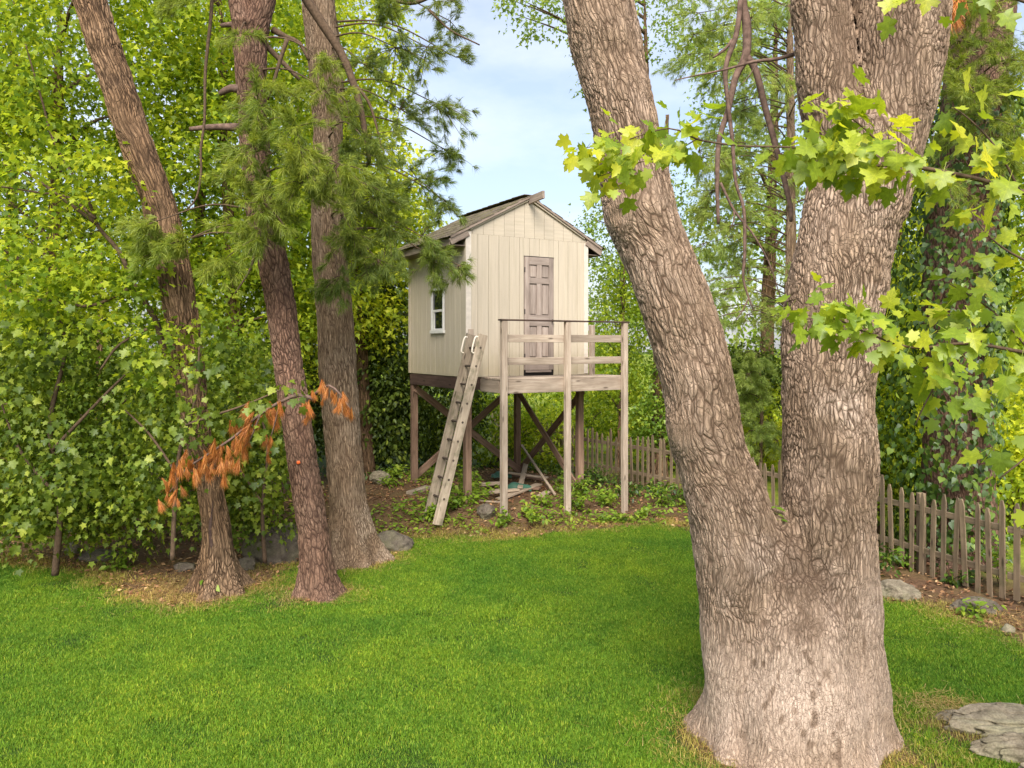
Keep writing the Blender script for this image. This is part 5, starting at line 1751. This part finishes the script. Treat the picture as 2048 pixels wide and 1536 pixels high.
# ------------------------------------------------------------------ the near maple that reaches in from the side
NY = 3.6
nm = thing('maple_tree', 'near maple reaching in with bright translucent leaves across the oak stems', 'tree', (3.35, NY, 0), 0)
NO = np.array([3.35, NY, 0.0])
trunk('trunk', np.array([(3.35, 3.6, -0.1), (3.30, 3.6, 1.5), (3.22, 3.6, 3.0), (3.25, 3.65, 4.6), (3.3, 3.7, 6.0)]), [0.15, 0.12, 0.11, 0.09, 0.06], M['bark_maple'], nm, 48, 0.03, root=0.4, seed=8, origin=NO)
BR = [
    ([(2420, 520, 16), (2200, 450, 13), (2048, 388, 10), (1900, 345, 9), (1790, 330, 8), (1720, 326, 7), (1640, 305, 5), (1560, 293, 4.5), (1480, 290, 4), (1400, 278, 4), (1340, 258, 3), (1240, 285, 2.2), (1150, 300, 1.6)], NY),
    ([(1790, 330, 5), (1745, 280, 4), (1700, 230, 3), (1650, 200, 2)], NY),
    ([(2048, 388, 6), (1990, 300, 4), (1940, 240, 3), (1910, 215, 2)], NY - 0.1),
    ([(1400, 278, 3), (1340, 305, 2.4), (1270, 330, 2), (1200, 350, 1.5)], NY + 0.05),
    ([(2420, 760, 14), (2200, 735, 11), (2048, 705, 8), (1940, 690, 6), (1830, 690, 5), (1740, 665, 4.5), (1660, 635, 3.6), (1600, 640, 2.6), (1560, 655, 2)], NY - 0.1),
    ([(1940, 690, 5), (1890, 740, 4), (1850, 800, 3), (1830, 850, 2)], NY - 0.1),
    ([(2060, 706, 5), (2010, 640, 4), (1960, 600, 3), (1900, 570, 2)], NY + 0.1),
    ([(2300, 600, 8), (2150, 560, 6), (2048, 520, 5), (1980, 470, 3), (1940, 420, 2)], NY - 0.2),
    ([(2250, 900, 7), (2100, 890, 5), (2040, 920, 4), (2000, 960, 3)], NY - 0.2),
    ([(2200, 60, 8), (2048, 10, 6), (1900, -40, 4), (1800, -20, 3), (1760, 10, 2)], NY),
]
limb('branch', BR, M['twig'], nm, NO, 7, 0.04)
lp, lt_, ln_, ls_ = [], [], [], []
for paths, n_, sz_, sp_ in (
    ([([(1440, 285), (1380, 262), (1340, 250), (1270, 280), (1200, 295), (1130, 280)], NY)], 52, 0.110, 0.085),
    ([([(1390, 280), (1340, 300), (1280, 325), (1200, 345), (1170, 360)], NY)], 37, 0.110, 0.085),
    ([([(1800, 320), (1740, 280), (1690, 225), (1650, 205)], NY), ([(1720, 326), (1650, 300), (1590, 280), (1560, 300)], NY)], 89, 0.121, 0.10),
    ([([(1860, 335), (1780, 315), (1700, 280), (1640, 250)], NY - 0.1)], 34, 0.121, 0.10),
    ([([(2040, 380), (1990, 310), (1935, 240), (1920, 215)], NY - 0.1), ([(2048, 520), (1985, 470), (1935, 400)], NY - 0.2), ([(2048, 330), (1960, 370), (1900, 345)], NY - 0.1)], 52, 0.118, 0.13),
    ([([(1830, 690), (1740, 660), (1660, 632), (1590, 640), (1555, 655)], NY - 0.1), ([(1740, 665), (1690, 620), (1640, 610)], NY)], 89, 0.105, 0.09),
    ([([(2048, 700), (1960, 690), (1880, 690), (1820, 690)], NY - 0.1), ([(1960, 690), (1890, 740), (1840, 810)], NY - 0.1), ([(2020, 650), (1960, 600), (1890, 570)], NY + 0.1)], 86, 0.118, 0.13),
    ([([(2048, 915), (2010, 950), (1990, 975)], NY - 0.2), ([(2048, 600), (2020, 640), (2048, 800)], NY - 0.3)], 21, 0.118, 0.14),
    ([([(1880, -40), (1800, -10), (1755, 10)], NY), ([(1900, -20), (2000, -5)], NY)], 18, 0.118, 0.09),
):
    a, b_, c_, d_ = leafy_twigs(paths, int(n_ * 1.2), sz_ * 0.82, sp_ * 1.4)
    lp.append(a); lt_.append(b_); ln_.append(c_); ls_.append(d_)
lp, lt_, ln_, ls_ = map(np.concatenate, (lp, lt_, ln_, ls_))
order = np.argsort(-ls_)
big, rest = order[:298], order[298:]
leaf_objects(lp[big], lt_[big], ln_[big], ls_[big], near_meshes, nm, NO)
if len(rest):
    V, F = leaves(lp[rest], lt_[rest], ln_[rest], ls_[rest], MAPLE)
    ob('foliage', mesh_np('foliage', V - NO, F, False, M['leaf_near_all']), nm, kind='stuff')
foliage('crown', [(np.array([4.3, 3.8, 3.4]), np.array([0.9, 0.8, 1.2]), 30), (np.array([4.2, 3.8, 6.2]), np.array([1.0, 1.0, 0.9]), 20)], M['leaf_near_all'], nm, NO, 18, 0.3, 0.12, MAPLE8)
# russet needle bundle hanging by the oak's right stem
for k, (x, y) in enumerate([(1905, 0), (1915, 10), (1898, 22), (1922, -5), (1910, -18)]):
    o = ob('dead_needle_tuft', dmes[k % 4], iv, at(x, y - 10, 9.0) - IO)
    o.rotation_euler = (RNG.normal(0, 0.15), RNG.normal(0, 0.15), RNG.uniform(0, 6))
    o.scale = (1.5, 1.5, 1.7)

# ------------------------------------------------------------------ rocks
def rock(label, c, r, seed, mat='rock_grey', cut=0.45, group=None, rz=0.0, name='rock', sub=5, rough=1.0):
    bm = bmesh.new()
    bmesh.ops.create_icosphere(bm, subdivisions=sub, radius=1.0)
    V = np.array([v.co for v in bm.verts])
    bm.verts.ensure_lookup_table()
    F = np.array([[v.index for v in f.verts] for f in bm.faces])
    bm.free()
    rg = np.random.default_rng(seed)
    for _ in range(9):                       # broken faces
        d = norm(rg.normal(size=3))
        lim = rg.uniform(0.62, 0.92)
        k = V @ d
        V -= d * np.maximum(0, k - lim)[:, None] * 0.9
    rid = 1 - np.abs(vnoise(V * np.array([2.4, 4.5, 3.0]) + seed * 3))
    V *= (1 + 0.10 * vnoise(V * 2.2 + seed) + 0.05 * vnoise(V * 6 + seed) - 0.09 * rough * np.clip(rid - 0.82, 0, 1) / 0.18 + 0.018 * vnoise(V * 17 + seed))[:, None]
    V *= np.asarray(r)
    z = float(gz(c[0], c[1]))
    o = ob(name, mesh_np(name, V, F, True, M[mat]), None, (c[0], c[1], z + c[2]))
    o.rotation_euler = (0, 0, rz)
    return tag(o, label, 'rock', group)


def gpt(px, py):
    Y = EYE * FPX / (py - HOR)
    return (px - 1024) / FPX * Y, Y


GR = 'rocks at the lawn edge'
rock('big grey boulder tucked between the hollow maple and the pines', (*gpt(560, 1112), 0.10), (0.50, 0.42, 0.44), 3, 'rock_grey', group=GR)
rock('grey rock lying against the roots of the grey pine', (-1.80, 11.45, -0.05), (0.36, 0.26, 0.30), 5, 'rock_grey', group=GR)
rock('mossy round stone behind the ladder by the dark hemlock', (-2.62, 15.2, 0.08), (0.22, 0.2, 0.17), 8, 'rock', group=GR)
rock('small brown stone at the foot of the corner deck post', (-0.42, 12.75, 0.06), (0.17, 0.15, 0.15), 12, 'rock_grey', group=GR)
rock('pale flat-topped rock on the lawn edge near the fence', (4.66, 9.3, 0.02), (0.27, 0.22, 0.16), 14, 'rock', group=GR)
rock('brown rock half hidden between the oak and the fence', (4.42, 9.75, 0.06), (0.2, 0.2, 0.2), 17, 'rock_grey', group=GR)
rock('dark low stone sunk in the bed below the pickets', (5.25, 8.75, 0.02), (0.3, 0.2, 0.12), 19, 'rock_grey', group=GR)
rock('small tan stone alone in the bed', (5.18, 8.05, 0.03), (0.075, 0.07, 0.06), 21, 'rock', group=GR, sub=3)
rock('squared grey stone beside the hollow maple roots', (*gpt(492, 1135), 0.05), (0.16, 0.14, 0.11), 23, 'rock_grey', group=GR)
rock('low stone in the leaf litter below the dense sapling', (*gpt(205, 1120), 0.03), (0.32, 0.2, 0.10), 25, 'rock_grey', group=GR)
rock('pale jagged stump-like stone under the dense sapling', (*gpt(145, 1112), 0.05), (0.13, 0.1, 0.15), 27, 'rock', group=GR)
rock('slab of stone beside the hollow trunk on the lawn side', (*gpt(370, 1140), 0.03), (0.16, 0.12, 0.09), 29, 'rock_grey', group=GR)
# outcrop in the lawn: tilted ledges with straw in the seams
oc = thing('rock_outcrop', 'broad lichen-grey ledge of bedrock breaking through the lawn', 'rock', (3.95, 6.05, 0))
OCO = np.array([3.95, 6.05, 0.0])


def ledge(name, c, r, seed, rz):
    o = rock('x', (c[0], c[1], 0), r, seed, 'rock', rz=rz, name=name, sub=6, rough=2.2)
    for k in ('label', 'category'):
        del o[k]
    o.location = np.array(c) - OCO
    o.parent = oc


ledge('ledge', (3.96, 6.00, 0.02), (0.58, 0.24, 0.17), 41, R(-10))
ledge('ledge', (3.86, 5.58, 0.03), (0.56, 0.17, 0.15), 43, R(-13))
ledge('ledge', (3.92, 5.27, 0.04), (0.50, 0.17, 0.14), 47, R(-10))
ledge('ledge', (3.58, 6.18, -0.02), (0.2, 0.11, 0.1), 49, R(10))

# ------------------------------------------------------------------ lumber under the playhouse
def wl_(px, py, zoff=0.0):
    """Ground point under the playhouse seen at a pixel (the mound is about 0.25 m high there)."""
    Y = (EYE - 0.24) * FPX / (py - HOR)
    return np.array([(px - 1024) / FPX * Y, Y, 0.0])


GL = 'loose boards under the playhouse'


def board(label, a, b, w, t, za, zb, up=(0, 0, 1), mat='lumber', flat=True):
    A, Bp = wl_(*a), wl_(*b)
    A[2] = gz(A[0], A[1]) + za
    Bp[2] = gz(Bp[0], Bp[1]) + zb
    o = beam('board', A, Bp, t, w, M[mat], None, up=up)
    return tag(o, label, 'board', GL)


board('pale board lying across the pile beside the middle post', (1005, 962), (1095, 972), 0.10, 0.03, 0.16, 0.14)
board('whitish board propped against the foot of the rear post', (1052, 952), (1040, 990), 0.10, 0.025, 0.24, 0.10)
board('long grey board at the lawn side of the pile', (998, 1006), (1078, 978), 0.15, 0.03, 0.03, 0.07)
board('thick board end-on at the bottom of the pile by the bearing post', (944, 1000), (1002, 990), 0.12, 0.06, 0.05, 0.05)
board('brown plank on top of the thick board', (960, 984), (1005, 980), 0.13, 0.05, 0.11, 0.11)
board('short tan offcut beside the leaning stick', (1080, 1000), (1096, 990), 0.14, 0.04, 0.03, 0.03)
board('dark reddish plank underneath the pile', (985, 978), (1080, 985), 0.16, 0.04, 0.05, 0.05, mat='post')
board('narrow split stick leaning out from the rear post', (1043, 950), (1110, 996), 0.05, 0.03, 0.62, 0.03)
board('grey split log on the soil behind the ladder', (818, 994), (856, 984), 0.14, 0.07, 0.02, 0.04, mat='ladder')
board('split pale lath on the soil in front of the thick board', (955, 1008), (1012, 1012), 0.07, 0.025, 0.02, 0.02)
board('bleached plank end showing behind the corner deck post', (985, 1000), (1035, 992), 0.13, 0.035, 0.10, 0.09)
board('reddish stake lying crosswise at the rear of the pile', (1010, 955), (1085, 965), 0.06, 0.04, 0.04, 0.04, mat='post')
o = beam('board', np.array([*gpt(1138, 1048), 0.03]), np.array([*gpt(1180, 1034), 0.04]), 0.03, 0.16, M['deck'], None)
tag(o, 'short weathered plank lying flat in front of the middle deck post', 'board', GL)
# crumpled green tarp
g = np.linspace(-1, 1, 14)
TX, TY = np.meshgrid(g, g, indexing='ij')
tp = np.column_stack([TX.ravel() * 0.26, TY.ravel() * 0.16, np.zeros(196)])
tp[:, 2] = 0.10 + 0.05 * vnoise(tp * 9 + 3) + 0.025 * vnoise(tp * 22) - 0.06 * (TX.ravel() ** 2 + TY.ravel() ** 2)
q = np.array([(i * 14 + j, (i + 1) * 14 + j, (i + 1) * 14 + j + 1, i * 14 + j + 1) for i in range(13) for j in range(13)])
tpos = wl_(1035, 985)
tag(ob('tarp', mesh_np('tarp', tp, q, True, M['tarp']), None, (tpos[0], tpos[1], float(gz(tpos[0], tpos[1])) + 0.02)), 'small crumpled green tarp caught in the lumber pile', 'tarp')
tp2 = tp * np.array([0.8, 0.9, 0.8])
tpos = wl_(1003, 962)
tag(ob('tarp', mesh_np('tarp', tp2, q, True, M['tarp']), None, (tpos[0], tpos[1], float(gz(tpos[0], tpos[1])) + 0.06)), 'flat scrap of green tarp at the back of the lumber pile', 'tarp')

# ------------------------------------------------------------------ leafy plants at the foot of the playhouse
def plant(label, x, y, h, r, n, mat='cover', size=0.085):
    z = float(gz(x, y))
    O = np.array([x, y, z])
    t = thing('leafy_plant', label, 'plant', O, 0, 'leafy plants around the playhouse posts')
    mbx = MB()
    tips = [np.array([random.gauss(0, r * 0.6), random.gauss(0, r * 0.6), h * random.uniform(0.55, 1.0)]) for _ in range(7)]
    for tp_ in tips:
        add_tube(mbx, [(0, 0, -0.02), tp_ * np.array([0.4, 0.4, 0.6]), tp_], [0.006, 0.004, 0.002], 4, 0.1)
    ob('stems', mbx.mesh('stems', M['twig'], True), t)
    k = n
    i = RNG.integers(0, len(tips), k)
    f = RNG.uniform(0.3, 1.05, k)[:, None]
    Pq = np.array(tips)[i] * f + RNG.normal(0, 0.05, (k, 3))
    Pq[:, 2] = np.maximum(Pq[:, 2], 0.03)
    Tq = norm(np.column_stack([RNG.normal(size=k), RNG.normal(size=k), RNG.normal(-0.2, .3, k)]))
    V, F = leaves(Pq, Tq, np.column_stack([RNG.normal(0, .35, k), RNG.normal(-.2, .35, k), np.ones(k)]), size * RNG.uniform(0.6, 1.3, k), OVAL)
    ob('foliage', mesh_np('foliage', V, F, False, M[mat]), t, kind='stuff')


PL = [('leafy clump at the foot of the ladder', *gpt(890, 1050), 0.34, 0.3, 150), ('low bright plant just behind the small brown stone', *gpt(960, 1035), 0.34, 0.3, 150), ('leafy clump against the corner bearing post', *gpt(930, 1012), 0.5, 0.26, 150),
      ('plant spilling round the corner deck post', *gpt(1010, 1062), 0.22, 0.24, 110), ('pale plant between the corner and middle deck posts', *gpt(1085, 1040), 0.20, 0.34, 110), ('tall bright plant beside the middle deck post', *gpt(1165, 1018), 0.5, 0.3, 180),
      ('broad-leaved plant at the foot of the bearing post near the fence', *gpt(1195, 985), 0.55, 0.35, 150), ('low plant in front of the short weathered plank', *gpt(1215, 1042), 0.16, 0.35, 110), ('trailing plant by the last deck post', *gpt(1290, 1032), 0.2, 0.4, 130),
      ('low plant spreading on the soil left of the ladder', *gpt(800, 1000), 0.16, 0.4, 110), ('weed at the root of the dark slit', *gpt(424, 1190), 0.25, 0.10, 30), ('ivy clump below the nearest pickets', *gpt(1900, 1165), 0.25, 0.4, 110),
      ('leafy weed beside the pale flat-topped rock', *gpt(1800, 1135), 0.35, 0.3, 130), ('creeper climbing the last pickets', *gpt(2000, 1175), 0.8, 0.24, 160), ('bushy weed in front of the rear end of the fence', *gpt(1370, 1003), 0.4, 0.3, 120),
      ('weed in the shade between boulder and hollow maple', *gpt(505, 1110), 0.35, 0.3, 110), ('broad weed at the edge of the lawn under the dense sapling', *gpt(235, 1140), 0.25, 0.25, 100), ('sprig growing in the leaf bed below the fence', *gpt(1945, 1235), 0.18, 0.25, 80)]
for lab, x, y, h_, r_, n_ in PL:
    plant(lab, x, y, h_, r_, n_, 'ivy' if 'ivy' in lab or 'broad-leaved' in lab else 'cover')
for lab, x, y, h_, r_, n_ in [('lush leafy clump between the ladder foot and the small brown stone', *gpt(925, 1042), 0.30, 0.40, 260), ('lush bright plants in front of the ladder foot', *gpt(870, 1058), 0.24, 0.36, 220),
                              ('leafy shoots climbing the corner bearing post', *gpt(930, 1020), 0.45, 0.22, 150), ('yellowish weeds on the lawn side of the lumber pile', *gpt(1060, 1052), 0.18, 0.45, 240), ('yellowish weeds in front of the propped board', *gpt(1125, 1012), 0.16, 0.3, 100),
                              ('bright clump hugging the middle deck post', *gpt(1150, 1035), 0.36, 0.26, 190), ('weeds between the last two deck posts', *gpt(1205, 1015), 0.3, 0.4, 220), ('pale weeds near the lawn below the last deck post', *gpt(1255, 1045), 0.14, 0.5, 190),
                              ('dim leafy weeds by the rear bearing post beside the dark hemlock', *gpt(790, 985), 0.25, 0.4, 180), ('weeds at the foot of the fence beside the oak', *gpt(1340, 1015), 0.35, 0.4, 200)]:
    plant(lab, x, y, h_, r_, n_)
# low creeping leaves on the bed
Pc = np.column_stack([RNG.uniform(-2.4, 3.4, 9000), RNG.uniform(11.6, 17.0, 9000)])
m_ = vnoise(np.column_stack([Pc * 1.3, Pc[:, :1] * 0])) + 0.5 * vnoise(np.column_stack([Pc * 4, Pc[:, :1] * 0]))
Pc = Pc[(m_ > 0.12) & (lawn_at(Pc) < 0.0) & (beyond_fence(Pc) < 0.2)]
Pc = Pc[(np.abs(Pc[:, 0] + 0.05) > 0.85) | (Pc[:, 1] < 12.9)]
k = len(Pc)
V, F = leaves(np.column_stack([Pc, gz(Pc[:, 0], Pc[:, 1]) + RNG.uniform(0.03, 0.09, k)]), np.column_stack([RNG.normal(size=k), RNG.normal(size=k), RNG.normal(0, .2, k)]), np.column_stack([RNG.normal(0, .3, k), RNG.normal(-.2, .3, k), np.ones(k)]), 0.075 * RNG.uniform(0.5, 1.3, k), OVAL)
tag(ob('ground_cover', mesh_np('ground_cover', V, F, False, M['cover'])), kind='stuff')
# sprout in the oak's crotch
mbx = MB()
Pq = at(1548, 1030, OY - 0.12) + RNG.normal(0, 0.035, (14, 3))
V, F = leaves(Pq, np.column_stack([RNG.normal(size=14), RNG.normal(size=14), np.full(14, -.2)]), np.tile([0, -0.4, 1.0], (14, 1)), 0.07 * RNG.uniform(.7, 1.2, 14), OVAL)
tag(ob('leafy_sprout', mesh_np('leafy_sprout', V, F, False, M['cover'])), 'tiny green sprout growing in the fork of the oak', 'plant')

# ------------------------------------------------------------------ litter and grass
def scatter(n, x0, x1, y0, y1, test):
    P = np.column_stack([RNG.uniform(x0, x1, n), RNG.uniform(y0, y1, n)])
    return P[test(P)]


Pl = scatter(42000, -9, 7.5, 7, 19, lambda P: (lawn_at(P) < 0.12) & (RNG.random(len(P)) < 0.75) & (beyond_fence(P) < 0.4))
k = len(Pl)
P3 = np.column_stack([Pl, gz(Pl[:, 0], Pl[:, 1]) + 0.015 + RNG.uniform(0, 0.02, k)])
V, F = leaves(P3, np.column_stack([RNG.normal(size=k), RNG.normal(size=k), RNG.normal(0, .25, k)]), np.column_stack([RNG.normal(0, .45, k), RNG.normal(0, .45, k), np.ones(k)]), 0.055 * RNG.uniform(0.5, 1.5, k), DIA)
tag(ob('fallen_leaves', mesh_np('fallen_leaves', V, F, False, M['litter'])), kind='stuff')
# pine straw round the trunks and on the outcrop
Ps = np.concatenate([scatter(1, 0, 1, 0, 1, lambda P: P[:, 0] > 2)] + [np.column_stack([RNG.normal(bx, br * 0.75, m), RNG.normal(by, br * 0.6, m)]) for bx, by, br, m in ((-3.85, 9.5, 0.6, 4200), (-2.4, 9.35, 0.3, 900), (-2.2, 10.9, 0.5, 1400), (2.15, 5.9, 0.62, 2200), (3.55, 6.35, 0.22, 500), (3.9, 5.98, 0.3, 300), (-1.0, 12.3, 0.8, 1200), (5.2, 8.3, 0.5, 900))])
k = len(Ps)
P3 = np.column_stack([Ps, gz(Ps[:, 0], Ps[:, 1]) + RNG.uniform(0.01, 0.05, k)])
d = norm(np.column_stack([RNG.normal(size=k), RNG.normal(size=k), RNG.normal(0, .18, k)]))
sd_ = np.cross(d, np.tile([0, 0, 1.0], (k, 1)))
L_ = RNG.uniform(0.06, 0.16, k)[:, None]
V = np.stack([P3 - sd_ * 0.002, P3 + sd_ * 0.002, P3 + d * L_], 1).reshape(-1, 3)
tag(ob('pine_straw', mesh_np('pine_straw', V, np.arange(3 * k).reshape(-1, 3), False, M['straw'])), kind='stuff')


def blade_patch(nm, n, half, h0, h1, w, mat, lean):
    P = RNG.uniform(-half, half, (n, 2))
    az = RNG.uniform(0, 2 * math.pi, n)
    h_ = RNG.uniform(h0, h1, n)
    ln = RNG.uniform(0.2, 1.0, n) * lean
    d = np.column_stack([np.cos(az), np.sin(az), np.zeros(n)])
    sd2 = np.column_stack([-np.sin(az), np.cos(az), np.zeros(n)])
    b = np.column_stack([P, np.full(n, -0.005)])
    up = np.array([0, 0, 1.0])
    m = b + up * (h_ * 0.6)[:, None] + d * (h_ * ln * 0.35)[:, None]
    t = b + up * (h_ * (1 - 0.25 * ln))[:, None] + d * (h_ * ln)[:, None]
    ww = w * RNG.uniform(0.7, 1.3, n)[:, None]
    V = np.stack([b - sd2 * ww, b + sd2 * ww, m + sd2 * ww * 0.8, m - sd2 * ww * 0.8, t], 1).reshape(-1, 3)
    o = np.arange(n) * 5
    me = mesh_np(nm, V, [np.stack([o + 3, o + 2, o + 4], -1), np.stack([o, o + 1, o + 2, o + 3], -1)], False, mat)
    return bpy.data.objects.new(nm, me)


def scatter_nodes(nm, P, patches, smin, smax):
    """Grass that nobody could count: patches of blades set on points by geometry nodes."""
    coll = bpy.data.collections.new(nm + '_patches')
    for p_ in patches:
        coll.objects.link(p_)
    k = len(P)
    me = bpy.data.meshes.new(nm)
    me.vertices.add(k)
    me.vertices.foreach_set('co', np.asarray(P, np.float32).ravel())
    a = me.attributes.new('turn', 'FLOAT_VECTOR', 'POINT')
    a.data.foreach_set('vector', np.column_stack([RNG.normal(0, .03, k), RNG.normal(0, .03, k), RNG.uniform(0, 6.28, k)]).astype(np.float32).ravel())
    a = me.attributes.new('grow', 'FLOAT', 'POINT')
    a.data.foreach_set('value', RNG.uniform(smin, smax, k).astype(np.float32))
    o = ob(nm, me, kind='stuff')
    ng = bpy.data.node_groups.new(nm, 'GeometryNodeTree')
    ng.interface.new_socket('Geometry', in_out='INPUT', socket_type='NodeSocketGeometry')
    ng.interface.new_socket('Geometry', in_out='OUTPUT', socket_type='NodeSocketGeometry')
    N_, L = ng.nodes, ng.links
    gi, go = N_.new('NodeGroupInput'), N_.new('NodeGroupOutput')
    ci_ = N_.new('GeometryNodeCollectionInfo')
    ci_.inputs['Collection'].default_value = coll
    ci_.inputs['Separate Children'].default_value = True
    ci_.inputs['Reset Children'].default_value = True
    ip = N_.new('GeometryNodeInstanceOnPoints')
    ip.inputs['Pick Instance'].default_value = True
    na = N_.new('GeometryNodeInputNamedAttribute')
    na.data_type = 'FLOAT_VECTOR'
    na.inputs['Name'].default_value = 'turn'
    er = N_.new('FunctionNodeEulerToRotation')
    ns = N_.new('GeometryNodeInputNamedAttribute')
    ns.data_type = 'FLOAT'
    ns.inputs['Name'].default_value = 'grow'
    L.new(gi.outputs[0], ip.inputs['Points'])
    L.new(ci_.outputs[0], ip.inputs['Instance'])
    L.new(na.outputs['Attribute'], er.inputs[0])
    L.new(er.outputs[0], ip.inputs['Rotation'])
    L.new(ns.outputs['Attribute'], ip.inputs['Scale'])
    L.new(ip.outputs[0], go.inputs[0])
    mod = o.modifiers.new('scatter', 'NODES')
    mod.node_group = ng
    return o


patches = [blade_patch('blades', 330, 0.15, 0.018, 0.041, 0.0021, M['grass'], 1.0) for _ in range(7)]


def inside_view(P, m=0.6):
    return (np.abs(P[:, 0]) < P[:, 1] * 0.68 + m)


Pg = scatter(16500, -9.5, 9.5, 4.6, 13.6, lambda P: (lawn_at(P) > RNG.uniform(0.02, 0.3, len(P))) & inside_view(P, 1.2))
scatter_nodes('grass', np.column_stack([Pg, gz(Pg[:, 0], Pg[:, 1])]), patches, 0.8, 1.25)
dp = [blade_patch('dry_blades', 70, 0.14, 0.02, 0.07, 0.0022, M['dry_grass'], 1.3) for _ in range(5)]
Pd = scatter(9000, -8, 7.5, 5, 14, lambda P: (lambda s: (s < 0.35) & (s > -0.55) & (RNG.random(len(P)) < np.clip(0.9 - np.abs(s + 0.02) * 1.4, 0.04, 1)))(lawn_at(P)))
scatter_nodes('dry_grass', np.column_stack([Pd, gz(Pd[:, 0], Pd[:, 1])]), dp, 0.7, 1.2)

print('tris', sum(len(m.loops) for m in bpy.data.meshes))
